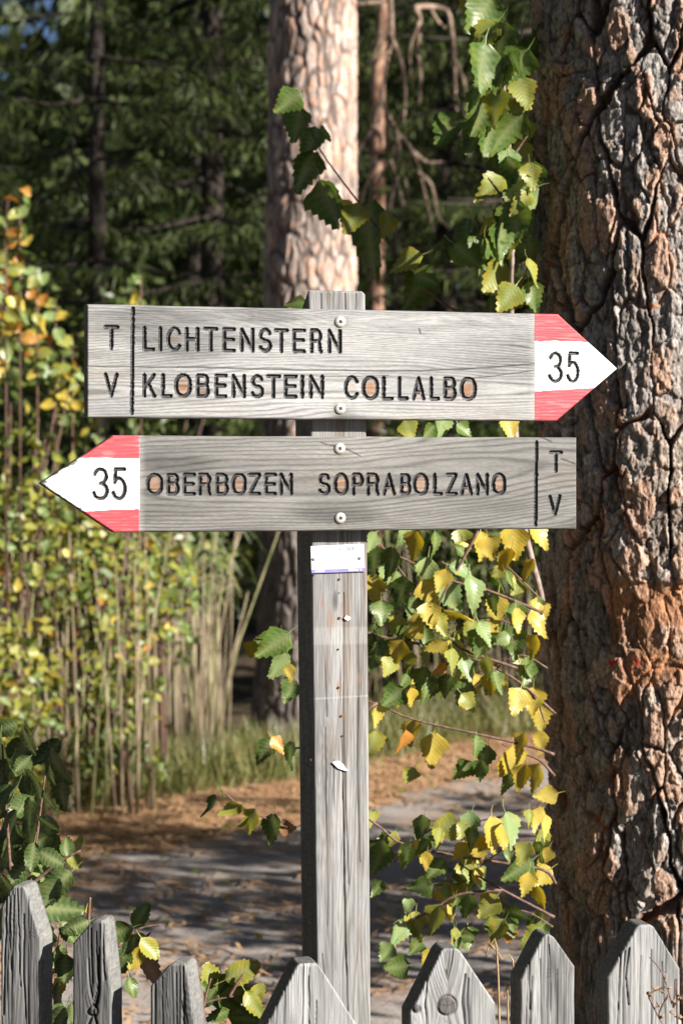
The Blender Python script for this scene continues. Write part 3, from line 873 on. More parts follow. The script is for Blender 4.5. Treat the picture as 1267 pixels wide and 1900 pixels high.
def picket(cx, w_px, d, ang, tip0, tip1, ytip, ysl, ysr, xl, xr, tone, seed, knots=(), thick=.045, moss=0.0):
    """Front face between px xl..xr, top flat tip0..tip1 at ytip, shoulders at ysl / ysr."""
    a = R(ang)
    eu = np.array((math.cos(a), math.sin(a), 0)); n = np.array((math.sin(a), -math.cos(a), 0))
    O = at(cx, 1800, d); O[2] = 0
    def q(px, py):
        v = on_plane(px, py, O, n) - O
        return float(np.dot(v, eu)), float(v[2])
    ul, zl = q(xl, ysl); ur, zr = q(xr, ysr); t0, zt_ = q(tip0, ytip); t1, _ = q(tip1, ytip)
    Sx = np.concatenate([np.linspace(0.06, .60, 10), np.linspace(.61, zt_, int((zt_ - .60) / .00135))])
    lo_ = np.where(Sx > zl, ul + (t0 - ul) * (Sx - zl) / (zt_ - zl), ul)
    hi_ = np.where(Sx > zr, ur + (t1 - ur) * (Sx - zr) / (zt_ - zr), ur)
    rd = np.clip((Sx - (zt_ - .006)) / .006, 0, 1) ** 2
    lo_ = lo_ + .004 * rd + .0012 * (fbm(Sx * 30, Sx * 0, 3, seed) - .5); hi_ = hi_ - .004 * rd + .0012 * (fbm(Sx * 30, Sx * 0 + 4, 3, seed) - .5)
    rs = np.random.default_rng(seed)
    ck = []
    for k in range(7):
        u0 = rs.uniform(ul * .85, ur * .85); z1 = zt_ - rs.uniform(-.01, .06); z0 = z1 - rs.uniform(.06, .3)
        ck.append(([(z0, u0 + rs.uniform(-.006, .006)), ((z0 + z1) / 2, u0 + rs.uniform(-.003, .003)), (z1, u0 - u0 * .12)], rs.uniform(.001, .0034), rs.uniform(.0006, .0012)))
    def face(s, t):
        tw = t.copy()
        for kx, ky, kr in knots:
            ku, kz = q(kx, ky); kr_ = kr / 1290
            dd = np.hypot((s - kz) / 2.2, t - ku)
            tw = tw + np.sign(t - ku) * kr_ * 1.1 * np.exp(-(dd / (kr_ * 1.6)) ** 2)
        late, fib, streak = grain(s * .5, tw, seed, 330, .004, .01, .018, .9, (3, 16))
        wear = fbm(s * 7, t * 22, 4, seed + 9)
        h = .0006 * late + .0006 * (fib - .5) + .0016 * (wear - .5)
        val = 1.05 - .34 * late + .40 * (fib - .5) + .9 * (streak - .5) + .9 * (wear - .5)
        c = tone * val[..., None] * np.array((.275, .271, .263))
        for pts, dep, wd in ck:
            dd = seg_dist(s, tw + .002 * (fbm(s * 26, t * 0, 3, seed + 1) - .5), pts)
            k = np.exp(-(dd / wd) ** 2); h -= dep * k; c = c * (1 - .85 * k[..., None])
        for kx, ky, kr in knots:
            ku, kz = q(kx, ky); kr_ = kr / 1290
            dd = np.hypot(s - kz, t - ku) + .002 * (fbm(s * 120, t * 120, 3, seed + 2) - .5)
            k = sstep(kr_, kr_ * .8, dd)
            rim = np.exp(-((dd - kr_) / .0016) ** 2)
            kc = np.array((.105, .095, .085)) * (.7 + .7 * vn(dd * 900, dd * 0, 3))[..., None]
            c = c * (1 - k[..., None]) + k[..., None] * kc
            c = c * (1 - .6 * rim[..., None]); h = h + .0015 * k - .002 * rim
            for aa in (.4, 1.7, 2.9, 4.4):
                dd2 = seg_dist(s, t, [(kz, ku), (kz + kr_ * .8 * math.sin(aa), ku + kr_ * .8 * math.cos(aa))])
                kk = np.exp(-(dd2 / .0006) ** 2); c = c * (1 - .7 * kk[..., None])
        h = np.where(s < .6, h * .2, h)
        return h, c, np.zeros(s.shape, int)
    sp = .0017
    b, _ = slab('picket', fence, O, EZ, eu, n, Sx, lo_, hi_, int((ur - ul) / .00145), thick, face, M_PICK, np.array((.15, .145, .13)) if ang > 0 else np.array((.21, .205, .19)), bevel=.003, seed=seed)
    return b, eu, n, O


PICK = [
    (40, 73, 3.17, -15, 24, 47, 1643, 1683, 1742, 2, 76, .72, 301, (), .045),
    (172, 70, 3.12, -15, 172, 192, 1708, 1751, 1828, 135, 206, .72, 302, ((173, 1876, 9),), .045),
    (318, 76, 3.07, -15, 316, 346, 1787, 1830, 1893, 279, 362, .72, 303, (), .045),
    (570, 165, 3.05, 13, 552, 590, 1789, 1905, 1910, 493, 668, 1.0, 304, (), .045),
    (838, 160, 3.09, 13, 820, 850, 1761, 1882, 1862, 760, 919, 1.0, 305, ((829, 1866, 18), (772, 1873, 6)), .045),
    (1015, 101, 3.13, 14, 1008, 1024, 1735, 1820, 1794, 965, 1066, 1.0, 306, (), .045),
    (1193, 135, 3.17, 14, 1182, 1210, 1717, 1815, 1797, 1127, 1261, .98, 307, (), .045),
    (-110, 80, 3.22, -18, -122, -98, 1660, 1720, 1715, -150, -70, .95, 308, (), .05),
    (1370, 110, 3.22, 14, 1360, 1382, 1740, 1820, 1810, 1316, 1426, 1.0, 309, (), .045),
]
for a_ in PICK: picket(*a_)
M_RAIL = noise_mat('fence_rail_wood', (0.16, 0.15, 0.135), (0.34, 0.33, 0.31), 30, 0.85, 0.4, 0.003, (6, 6, 1))
for z in (.30, .70):
    for (px0, d0, px1, d1, bk) in [(-180, 3.26, 430, 3.11, .08), (455, 3.10, 1460, 3.34, .075)]:
        a_ = at(px0, 0, d0); b_ = at(px1, 0, d1); a_[2] = b_[2] = z
        a_[1] += bk - .02; b_[1] += bk - .02
        mb = MB(); dv_ = (b_ - a_) / 2; e = np.array((-dv_[1], dv_[0], 0)); e = e / np.linalg.norm(e)
        mb.box((a_ + b_) / 2, dv_, e * .018, (0, 0, .04)); mb.build('rail', M_RAIL, fence, False)
for px, d in [(410, 3.17), (-160, 3.32), (1440, 3.40)]:
    p_ = at(px, 0, d); mb = MB(); mb.box((p_[0], p_[1] + .05, .38), (.035, 0, 0), (0, .035, 0), (0, 0, .38)); mb.build('fence_post', M_RAIL, fence, False)


# ------------------------------------------------------------------ pine trunks with plated bark
def bark_trunk(name, parent, axis, rad, zs, dense_theta, face_dir, bark, mat, n_coarse=20):
    """axis(z)->(x, y), rad(z)->r. The camera's side is a fine relief grid, the far side coarser."""
    a0 = math.atan2(face_dir[1], face_dir[0])
    half = R(112)
    th = np.concatenate([np.linspace(-half, half, dense_theta), np.linspace(half, 2 * math.pi - half, n_coarse)[1:-1]])
    nT = len(th); ns = len(zs)
    zz = np.repeat(zs[:, None], nT, 1); tt = np.repeat(th[None, :], ns, 0)
    r0 = rad(zz)
    arc_ = tt * r0.mean()
    h, c = bark(arc_, zz)
    dz = np.gradient(zs)
    fade = np.clip(.03 / dz, .15, 1)[:, None]
    h = h * fade
    ax, ay = axis(zz)
    rr = r0 + h
    V = np.stack([ax + rr * np.cos(tt + a0), ay + rr * np.sin(tt + a0), zz], -1).reshape(-1, 3)
    idx = np.arange(ns * nT).reshape(ns, nT)
    nx = np.roll(idx, -1, 1)
    F = np.stack([idx[:-1], nx[:-1], nx[1:], idx[1:]], -1).reshape(-1, 4)
    return link(name, np_mesh(name, V - np.array(parent.location), F, mat, c.reshape(-1, 3)), parent)


def big_bark(a, z):
    jag = .014 * (fbm(a * 55, z * 30, 3, 404) - .5)
    wa = a + .045 * (fbm(a * 6, z * 3.2, 3, 401) - .5) + .016 * (fbm(a * 22, z * 16, 2, 402) - .5) + jag
    wz = z + .10 * (fbm(a * 5, z * 4, 3, 403) - .5) + .04 * (fbm(a * 24, z * 18, 3, 409) - .5)
    f1, f2, pid = worley(wa / .098, wz / .34, 410)
    q1, q2, qid = worley(wa / .046 + 7, wz / .115, 415)          # secondary cracks split some plates
    e1 = (f2 - f1); e2 = (q2 - q1)
    wdt = .03 + .09 * fbm(a * 9, z * 5, 2, 416)
    plate = sstep(.015, wdt, e1)
    brk = .30 + .70 * sstep(.36, .58, fbm(a * 11, z * 4.5, 3, 418))
    plate = 1 - (1 - plate) * brk
    sub = 1 - (1 - sstep(.0, .11, e2)) * sstep(.42, .6, fbm(a * 8, z * 4, 2, 417)) * .75
    plate2 = plate * sub
    # stacked scales with hard edges
    l1, l2, lid = worley((wa + jag) / .034 + 3, wz / .085, 420)
    m1, m2, mid = worley((wa - jag * 1.4) / .019 + 5, (wz + jag) / .040, 425)
    k1, k2, kid = worley((a + 1.2 * jag) / .010, (z + .02 * (fbm(a * 50, z * 30, 2, 451) - .5)) / .019, 430)
    lv = np.floor(lid * 4) / 4; mv = np.floor(mid * 3) / 3
    el = sstep(.0, .10, l2 - l1); em = sstep(.0, .12, m2 - m1); ek = sstep(0, .25, k2 - k1)
    fine = fbm(a * 150, z * 60, 4, 440)
    rough = fbm(a * 45, z * 22, 4, 442)
    h = -.034 * (1 - plate) ** 1.4 - .014 * (1 - sub) * plate + (.35 + .65 * plate2) * (.012 * (pid - .5) + .014 * (lv - .4) + .008 * (mv - .4) + .0034 * (np.floor(kid * 3) / 3 - .4) + .0028 * (el - 1) + .0016 * (em - 1)) + .0048 * (fine - .5) + .006 * (rough - .5)
    g = .62 + .5 * lid + .4 * (mid - .5) + .35 * (kid - .5) + .9 * (fine - .5)
    tone = sstep(.35, .65, fbm(a * 5, z * 2.5, 3, 443))[..., None]
    grey = g[..., None] * (np.array((.40, .35, .315)) * (1 - tone) + np.array((.50, .395, .32)) * tone)
    tan = np.array((.46, .275, .185)) * (.75 + .5 * fine + .2 * (mid - .5))[..., None]
    smooth_ = sstep(.70, .74, lid) * plate * el
    c = grey * (1 - .85 * smooth_[..., None]) + .85 * smooth_[..., None] * tan
    h = h - .006 * smooth_ * (fine - .5) * .3
    sc = sstep(.80, .84, mid) * plate2 * em * .7
    c = c * (1 - sc[..., None]) + sc[..., None] * np.array((.42, .28, .20)) * (.8 + .4 * fine)[..., None]
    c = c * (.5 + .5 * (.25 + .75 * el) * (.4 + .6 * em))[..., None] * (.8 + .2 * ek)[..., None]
    lich = sstep(.60, .72, fbm(a * 26, z * 16, 4, 446)) * plate * (1 - smooth_) * .4
    c = c * (1 - lich[..., None]) + lich[..., None] * np.array((.40, .385, .36)) * (.7 + .6 * fine)[..., None]
    wall = (1 - plate2)
    ow = sstep(.46, .66, fbm(a * 9, z * 2.6, 3, 471) + .16 * sstep(-.10, .02, a))
    ocol = np.array((.36, .125, .045)) * (.5 + 1.0 * fbm(a * 90, z * 60, 2, 470))[..., None]
    dcol = np.array((.13, .085, .062)) * (.6 + .8 * fine)[..., None]
    wc = ocol * ow[..., None] + dcol * (1 - ow[..., None])
    wl = (sstep(.12, .6, wall) * (.55 + .45 * sstep(.35, .6, fbm(a * 40, z * 25, 3, 472))))[..., None] * .95
    c = c * (1 - wl) + wl * wc
    fid = lid
    # scraped brown patch with crumbs of old red paint
    za, zb = EYE - (1085 - 880) / FPX * 4.1, EYE - (1265 - 880) / FPX * 4.1
    edge = .02 * (fbm(a * 25, z * 25, 3, 480) - .5)
    aa = a + .02
    inz = sstep(za + .006, za - .006, z + edge) * sstep(zb - .02, zb + .01, z + edge * 1.6 + .05 * sstep(.02, -.12, aa))
    ina = sstep(-.150, -.140, a + edge * .6)
    pk = (inz * ina * sstep(.1, .4, plate)) * (.45 + .55 * sstep(.30, .5, fbm(a * 30, z * 18, 3, 481)))
    h = h * (1 - .55 * pk) 
    pc = np.array((.32, .145, .07)) * (.65 + .5 * fid + .35 * kid)[..., None]
    lines = np.exp(-((m2 - m1) / .04) ** 2) * .5
    pc = pc * (1 - lines[..., None]) + lines[..., None] * np.array((.45, .31, .19))
    c = c * (1 - .85 * pk[..., None]) + .85 * pk[..., None] * pc
    h = h - .004 * pk
    rp = ina * (np.exp(-((z - za) / .009) ** 2) + np.exp(-((z - zb - .02) / .010) ** 2) + .6 * np.exp(-((z - (za + zb) / 2) / .012) ** 2)) * (fbm(a * 70, z * 70, 3, 490) > .60) * (fbm(a * 14, z * 6, 2, 491) > .46)
    rp = np.clip(rp, 0, 1)[..., None]
    c = c * (1 - rp) + rp * np.array((.62, .05, .035))
    return h, c


BD = 4.50
p_top = at(1216, 0, BD); p_bot = at(1268, 1900, BD)
pine_big = thing('pine_tree', 'thick pine with deeply plated grey and orange bark right of the sign boards', 'tree', (p_bot[0] + .02, BD, 0))
k_ax = (p_top[0] - p_bot[0]) / (p_top[2] - p_bot[2])
ax_big = lambda z: (p_bot[0] + k_ax * (z - p_bot[2]), np.full(np.shape(z), BD))
zs = np.concatenate([np.linspace(-.02, .70, 30), np.linspace(.71, 2.75, 800), np.linspace(2.8, 12, 60)])
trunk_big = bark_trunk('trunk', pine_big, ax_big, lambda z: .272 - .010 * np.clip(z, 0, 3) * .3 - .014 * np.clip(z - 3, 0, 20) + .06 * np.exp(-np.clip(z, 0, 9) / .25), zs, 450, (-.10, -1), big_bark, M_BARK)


def far_bark(a, z):
    wa = a + .05 * (fbm(a * 8, z * 5, 3, 501) - .5) + .02 * (fbm(a * 30, z * 22, 2, 503) - .5); wz = z + .14 * (fbm(a * 8, z * 5, 3, 502) - .5) + .04 * (fbm(a * 30, z * 20, 2, 504) - .5)
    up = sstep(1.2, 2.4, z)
    f1, f2, pid = worley(wa / .060, wz / .17, 510)
    b1, b2, bid = worley(wa / .098 + 5, wz / .30, 515)
    mk = sstep(.46, .56, fbm(a * 5, z * 2.2, 3, 516))
    plate = (sstep(.04, .30, f2 - f1) * (1 - mk) + sstep(.03, .20, b2 - b1) * (.6 + .4 * sstep(.02, .2, f2 - f1)) * mk) * (1 - .5 * sstep(.5, .7, fbm(a * 9, z * 6, 3, 511)))
    g1, g2, gid = worley(wa / .03, wz / .05, 520)
    fine = fbm(a * 50, z * 30, 3, 530)
    h = -.013 * (1 - plate) + plate * (.007 * (pid - .5) + .005 * (gid - .5)) + .003 * (fine - .5)
    pink = np.array((.55, .43, .365)) * (.75 + .35 * pid + .3 * (gid - .5) + .5 * (fine - .5))[..., None]
    ora = np.array((.50, .25, .14)) * (.8 + .4 * gid)[..., None]
    ok = sstep(.66, .8, gid)[..., None] * .6
    pink = pink * (1 - ok) + ok * ora
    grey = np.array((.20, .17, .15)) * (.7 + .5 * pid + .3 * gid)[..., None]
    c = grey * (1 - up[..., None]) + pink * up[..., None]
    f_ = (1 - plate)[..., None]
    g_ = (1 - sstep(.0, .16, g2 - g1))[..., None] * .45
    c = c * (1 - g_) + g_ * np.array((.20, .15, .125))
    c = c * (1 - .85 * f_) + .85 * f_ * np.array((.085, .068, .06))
    c = c * (.65 + .7 * fbm(a * 20, z * 9, 4, 540))[..., None]
    return h, c


pine_far = thing('pine_tree', 'pale pinkish barked pine standing across the path behind the sign boards', 'tree', (at(572, 1372, 13)[0], 13.0, 0))
fx = float(pine_far.location.x)
ax_far = lambda z: (fx + .010 * (z - 1.5), np.full(np.shape(z), 13.0))
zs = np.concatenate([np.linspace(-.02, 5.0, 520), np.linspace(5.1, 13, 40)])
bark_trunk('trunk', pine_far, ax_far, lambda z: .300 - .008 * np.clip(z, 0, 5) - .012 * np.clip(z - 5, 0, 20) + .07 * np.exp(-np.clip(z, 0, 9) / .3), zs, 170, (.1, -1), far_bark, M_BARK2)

# ------------------------------------------------------------------ foliage helpers
M_SPRUCE = leaf_mat('spruce_needles', (0.020, 0.046, 0.012), (0.070, 0.105, 0.022), (0.12, 0.12, 0.03), trans=0.15, rough=0.6, big=False, vein=0.0)
M_PINEN = leaf_mat('pine_needles', (0.03, 0.06, 0.026), (0.07, 0.10, 0.045), (0.09, 0.11, 0.05), trans=0.15, rough=0.6, big=False, vein=0.0)
M_BUSH = leaf_mat('bush_leaves', (0.05, 0.10, 0.022), (0.13, 0.17, 0.035), (0.18, 0.17, 0.03), trans=0.25, big=False, vein=0.0)
M_DARKBUSH = leaf_mat('dark_bush_leaves', (0.035, 0.075, 0.02), (0.08, 0.125, 0.035), (0.14, 0.13, 0.03), trans=0.3, big=False, vein=0.0)
M_TURN = leaf_mat('turning_leaves', (0.10, 0.18, 0.03), (0.27, 0.29, 0.045), (0.40, 0.27, 0.05), trans=0.24, big=False, vein=0.0)


def cards(name, P, D, Nn, L, W, mat, shade=None, bend=.25):
    """Many small pointed leaves or needle sprays as one mesh. P base points, D directions, Nn normals."""
    n = len(P)
    D = D / np.linalg.norm(D, axis=1, keepdims=True)
    X = np.cross(D, Nn); X /= np.linalg.norm(X, axis=1, keepdims=True) + 1e-9
    Z = np.cross(X, D)
    L = np.asarray(L)[:, None] * np.ones((n, 1)); W = np.asarray(W)[:, None] * np.ones((n, 1))
    v0 = P; v1 = P + D * L * .45 + X * W * .5 + Z * L * bend * .25; v3 = P + D * L * .45 - X * W * .5 + Z * L * bend * .25; v2 = P + D * L - Z * L * bend * .2
    V = np.stack([v0, v1, v2, v3], 1).reshape(-1, 3)
    F = np.arange(4 * n).reshape(n, 4)
    c = np.zeros((n, 4, 3)); c[:, :, 2] = RNG.random((n, 1)) if shade is None else shade[:, None]
    c[:, 1, 1] = c[:, 3, 1] = .4; c[:, 2, 1] = .7
    return np_mesh(name, V, F, mat, c.reshape(-1, 3), smooth=False)


def rand_dirs(n):
    d = RNG.normal(size=(n, 3)); return d / np.linalg.norm(d, axis=1, keepdims=True)


def spruce_meshes(H, base_len, z0, seed, sparse=1.0, n_fan=8, trunk_r=.14):
    r = np.random.default_rng(seed)
    tr = MB(); tr.tube([(0, 0, 0), (.02, 0, H * .3), (0, .02, H * .7), (0, 0, H)], trunk_r, .01, 10)
    br = MB(); P, D, Nn, L, W = [], [], [], [], []
    z = z0
    while z < H * .98:
        frac = (z - z0) / (H - z0)
        ln = base_len * (1 - frac) ** .8 + .15
        nb = int(6 + 2 * r.random())
        for b in range(nb):
            if r.random() > sparse: continue
            a = r.uniform(0, 2 * math.pi); l_ = ln * r.uniform(.65, 1.1)
            dirx, diry = math.cos(a), math.sin(a)
            m = max(3, int(l_ / .16))
            pts = []
            for i in range(m + 1):
                t = i / m
                pts.append(np.array((dirx * l_ * t, diry * l_ * t, z - .30 * l_ * t + .16 * l_ * t * t)))
            if l_ > .5: br.tube([pts[0], pts[m // 2], pts[-1]], .012 + .006 * l_, .004, 4, False)
            for i in range(1, m + 1):
                p_ = pts[i]
                for sd in (-1, 1):
                    sp = np.array((-diry * sd, dirx * sd, 0)) * r.uniform(.5, 1) + np.array((dirx, diry, 0)) * r.uniform(.3, .9)
                    wl = (.10 + .20 * l_ * (1 - .6 * i / m)) * r.uniform(.6, 1.2)
                    for f in range(n_fan):
                        q = p_ + sp * wl * r.uniform(0, .8) + np.array((0, 0, -wl * r.uniform(0, .35)))
                        d = sp * r.uniform(.4, 1) + np.array((r.normal() * .3, r.normal() * .3, -r.uniform(.1, 1.1)))
                        P.append(q); D.append(d); Nn.append((r.normal() * .5, r.normal() * .5, 1))
                        L.append(r.uniform(.10, .22)); W.append(r.uniform(.010, .024))
        z += r.uniform(.24, .42) * (1 + .02 * H)
    P, D, Nn = np.array(P), np.array(D), np.array(Nn)
    return tr.mesh('trunk', M_DARKBARK), br.mesh('branches', M_DARKBARK), cards('crown', P, D, Nn, L, W, M_SPRUCE)


SPR = [spruce_meshes(13, 2.3, 1.0, 1), spruce_meshes(11, 2.0, .5, 2), spruce_meshes(14, 2.2, 2.2, 3, .8), spruce_meshes(15, 1.3, 3.2, 4, .55, trunk_r=.085)]


def place_spruce(x, y, v, rot, sc, label, group, name='spruce_tree'):
    t = thing(name, label, 'tree', (x, y, 0), group)
    t.rotation_euler.z = rot; t.scale = (sc, sc, sc)
    link('trunk', SPR[v][0], t); link('crown', SPR[v][2], t); b = link('branches', SPR[v][1], t); b['kind'] = 'stuff'
    return t


wood = 'conifers of the shaded wood behind the path'
vis = [(-2.95, 16.5, 1, 'drooping spruce at the left photo edge, its sunlit sprays above the yellow shrub'),
       (-1.99, 17.6, 3, 'dark spruce with a straight bare trunk rising above the left end of the upper board'),
       (-1.15, 19.5, 0, 'dense dark spruce between the bare dark trunk and the pale pine'),
       (-.55, 23.5, 1, 'deep shaded spruce directly left of and behind the pale pine'),
       (.40, 15.8, 1, 'young grey green spruce below the dead hanging branches'),
       (1.05, 21.5, 0, 'dark spruce behind the upper right stem of birch leaves'),
       (1.75, 17.8, 2, 'dark trunked spruce just left of the thick plated pine'),
       (2.75, 20.0, 1, 'spruce mostly hidden behind the thick plated pine')]
for i, (x, y, v, lb) in enumerate(vis): place_spruce(x, y, v, i * 1.9, (.52 if i == 0 else .37 if i == 4 else 1.0 + .05 * (i % 3)), lb, wood)
for i, (x, y, v) in enumerate([(.15, 27, 0), (-1.9, 28, 1), (1.9, 29, 0), (3.6, 27, 1), (-5.6, 30, 2), (.9, 34, 1), (3.0, 36, 0), (-.8, 37, 1), (5.5, 33, 0), (-6.5, 36, 1)]):
    place_spruce(x, y, v, i * 2.3 + 1, 1.0 + .06 * (i % 4), 'dark spruce deep in the shaded wood, lost among its neighbours', 'spruces deep in the wood')
# the wood goes on to the right of the frame; these trees shade the wood behind the signs
for i, (x, y, v) in enumerate([(5.5, 12.7, 0), (5.4, 18.4, 0), (8.6, 15.0, 0), (7.6, 20.6, 1), (10.5, 19.0, 0), (9.2, 24, 0), (12.5, 24.5, 1), (6.4, 24, 2), (13, 17.5, 0)]):
    place_spruce(x, y, v, i * 1.3, 1.1, 'tall spruce of the wood beyond the right side of the photo', 'spruces right of the path')

place_spruce(-3.1, 25, 1, 2.2, .62, 'short spruce under the patch of blue sky at the upper left', wood)
# the wood surrounds the place on its other sides too
for i, (x, y, v) in enumerate([(-5.5, 1, 0), (-6.5, 5, 1), (-5.8, 9, 0), (-7.5, -3, 0), (-4.5, -6, 1), (-1.5, -9, 0), (-9, 2, 1), (-8.5, 8, 0), (2.2, -10.5, 0), (-6, -10, 1), (-3.5, -12, 0), (-7, 13, 1), (6.5, -13, 0)]):
    place_spruce(x, y, v, i * 2.1 + .5, 1.25, 'tall spruce of the wood outside the photo, on the side of the viewer', 'spruces around the viewer')
# the far mass of the wood
n = 40000
x = RNG.uniform(-18, 18, n); y = RNG.uniform(40, 60, n); top = 9.5 + 4.0 * sstep(-7, -4, x) * sstep(20, 3, x) + 2.0 * fbm(x * .25, y * .1, 3, 61)
z = RNG.random(n) * top
me = cards('far_wood', np.stack([x, y, z + .3], 1), rand_dirs(n) + np.array((0, 0, -.4)), rand_dirs(n), RNG.uniform(.5, 1.3, n), RNG.uniform(.2, .5, n), M_SPRUCE)
tag(link('far_wood', me), kind='stuff')

# crowns of the two pines, high above the frame
def pine_crown(t, z0, z1, rad, n, seed):
    r = np.random.default_rng(seed)
    br = MB(); P = []
    x0, y0 = t.location.x, t.location.y
    for k in range(16):
        a = r.uniform(0, 6.28); z = r.uniform(z0, z1); l_ = rad * r.uniform(.5, 1)
        e = np.array((x0 + math.cos(a) * l_, y0 + math.sin(a) * l_, z + l_ * .35))
        br.tube([(x0, y0, z - .1), ((x0 + e[0]) / 2, (y0 + e[1]) / 2, z + .1 * l_), e], .05, .015, 5)
        P.append(e + r.normal(size=(n // 16, 3)) * np.array((.55, .55, .3)))
    br.build('branches', M_DEAD, t)['kind'] = 'stuff'
    P = np.concatenate(P); m = len(P)
    link('crown', cards('crown', P - np.array(t.location), r.normal(size=(m, 3)), r.normal(size=(m, 3)), r.uniform(.1, .2, m), r.uniform(.02, .04, m), M_PINEN), t)


pine_crown(pine_big, 9, 12, 2.2, 4000, 5)
pine_crown(pine_far, 9, 13, 2.2, 4000, 6)

# slender pine with dead hanging branches
sp = thing('slender_pine', 'slender orange barked pine with dead hanging branches right of the pale pine', 'tree', (at(702, 0, 17)[0], 17.0, 0))
mb = MB(); mb.tube(smooth_line([at(690, 1260, 17) * (1, 1, 0), at(697, 700, 17), at(700, 230, 17), at(703, 100, 17), at(712, 0, 17), at(722, -300, 17), at(715, -1100, 17)]), .068, .045, 10)
mb.build('trunk', noise_mat('slender_pine_bark', (.20, .10, .06), (.55, .34, .24), 9, .9, .5, .03), sp)
for pts in [[(768, 15), (790, 12), (828, 20), (838, 60), (842, 110), (845, 180), (852, 250)], [(768, 15), (778, 35), (775, 90), (780, 140), (776, 200)], [(722, -10), (726, 60), (720, 100), (712, 150), (702, 230)],
            [(655, 296), (672, 268), (690, 235), (702, 180)], [(706, 170), (712, 195), (735, 240), (765, 280), (778, 320), (790, 370), (805, 430)], [(722, 225), (720, 280), (735, 330), (748, 380)],
            [(640, 9), (690, 5), (720, 2)], [(765, 282), (752, 320), (756, 370)], [(735, 240), (742, 300), (730, 340)], [(776, 320), (800, 345), (812, 400), (830, 420)], [(800, 20), (812, 40), (826, 52)], [(705, 60), (690, 110), (672, 130)], [(722, 60), (745, 120), (752, 180), (748, 230)], [(740, 250), (720, 300), (700, 345)], [(700, 300), (680, 340), (668, 380)], [(765, 280), (790, 300), (820, 300)], [(735, 330), (722, 390), (730, 430)], [(842, 110), (862, 160), (860, 230), (870, 290)], [(778, 40), (760, 90), (764, 150)]]:
    q = [at(x, y, 16.4 + .1 * (i % 3)) for i, (x, y) in enumerate(pts)]
    w = .026 if pts[0][1] < 20 else .017
    mb = MB(); mb.tube(smooth_line(q), w, .009, 6); mb.build('dead_branch', M_DEAD, sp)
n = 3000
P = np.concatenate([at(800, -420, 16.5) + RNG.normal(size=(n, 3)) * np.array((1.2, .8, .45))])
link('crown', cards('crown', P - np.array(sp.location), rand_dirs(n), rand_dirs(n), RNG.uniform(.1, .2, n), RNG.uniform(.015, .03, n), M_PINEN), sp)


# ------------------------------------------------------------------ single leaves
def leaf_mesh(name, mat, kind, seed, ew=1.0):
    """Toothed leaf, unit length, base at origin, tip along +Y, face +Z, with stalk. Col: R vein, G margin."""
    r = np.random.default_rng(seed)
    rows = 15
    V, C, Fq = [], [], []
    curl = r.uniform(-.5, .6); fold = r.uniform(.05, .45); twist = r.uniform(-.6, .6); side = r.uniform(-.12, .12)
    for i in range(rows):
        t = i / (rows - 1)
        if kind == 'birch':
            w = .47 * ew * min(1, (t / .24)) ** .55 * (1 - max(0, t - .22) / .78) ** .82 if t > 0 else .05
            w = max(w, .012)
        else:
            w = .36 * ew * math.sin(math.pi * min(1, t ** .8 * .98 + .02)) ** .75 + .012
        for j, f in enumerate((-1, -.5, 0, .5, 1)):
            x = w * f
            y = t - .05 * abs(f) * (1 if kind == 'birch' else .4)
            if abs(f) == 1:
                tooth = (.036 if i % 4 == 1 else .022) if i % 2 else -.014
                x += f * tooth * (w > .05) * (1 + .4 * r.normal()); y += .05 * (i % 2)
            z = fold * abs(x) + curl * (t - .3) ** 2 + .03 * math.sin(9 * t + 3 * f + seed) * abs(f) + twist * x * t + side * f * .2
            V.append((x + side * t * t, y, z)); C.append((1.0 if f == 0 else (.35 if (abs(f) == .5 and i % 2) else 0), abs(f) ** 2 * .9 + (.3 if t > .85 else 0), r.random()))
    for i in range(rows - 1):
        for j in range(4):
            a = i * 5 + j
            Fq.append((a, a + 1, a + 6, a + 5))
    # stalk
    b = len(V)
    V += [(-.012, 0, .003), (.012, 0, .003), (.010, -.2, -.05), (-.010, -.2, -.05), (-.008, -.36, -.02), (.008, -.36, -.02)]
    C += [(1, 0, .5)] * 6
    Fq += [(b, b + 1, b + 2, b + 3), (b + 3, b + 2, b + 5, b + 4)]
    return np_mesh(name, V, Fq, mat, C)


LEAF = {}
def get_leaf(kind, code):
    key = (kind, MATS[code].name)
    if key not in LEAF:
        LEAF[key] = [leaf_mesh('leaf', MATS[code], kind, 40 + 7 * len(LEAF) + k, ew) for k, ew in enumerate((1.0, .82, 1.1, .92, .74, 1.02))]
    return random.choice(LEAF[key])


def put_leaf(parent, px, py, d, size, ang, code, kind='birch', spread=1.0, edge=0.0, yaw=None):
    """ang: direction of the tip in the photo, degrees counter-clockwise from right (270 = hanging)."""
    a = R(ang)
    if yaw is None: yaw = random.uniform(-62, -38) if code in DARKSIDE else random.uniform(-8, 58)
    yaw = R(yaw + edge); tilt = R(random.uniform(-20, 30) if code not in DARKSIDE else random.uniform(-45, -15))
    n = Vector((math.sin(yaw) * math.cos(tilt), -math.cos(yaw) * math.cos(tilt), math.sin(tilt)))
    y = Vector((math.cos(a), random.uniform(-.3, .3) * spread, math.sin(a))).normalized()
    x = y.cross(n).normalized(); z = x.cross(y)
    L = size / FPX * d
    c = Vector(at(px, py, d)) - y * (L * .5)
    o = link('leaf', get_leaf(kind, code), parent)
    Mx = Matrix((x * L, y * L, z * L)).transposed().to_4x4()
    Mx.translation = c - Vector(parent.location)
    o.matrix_local = Mx
    return o


def twig(parent, pts, d, r0, r1, mat=M_TWIG, name='twig', n=6):
    q = [at(x, y, d if not isinstance(d, (list, tuple)) else d[i]) for i, (x, y) in enumerate(pts)]
    mb = MB(); mb.tube(smooth_line(q), r0, r1, n)
    return mb.build(name, mat, parent)


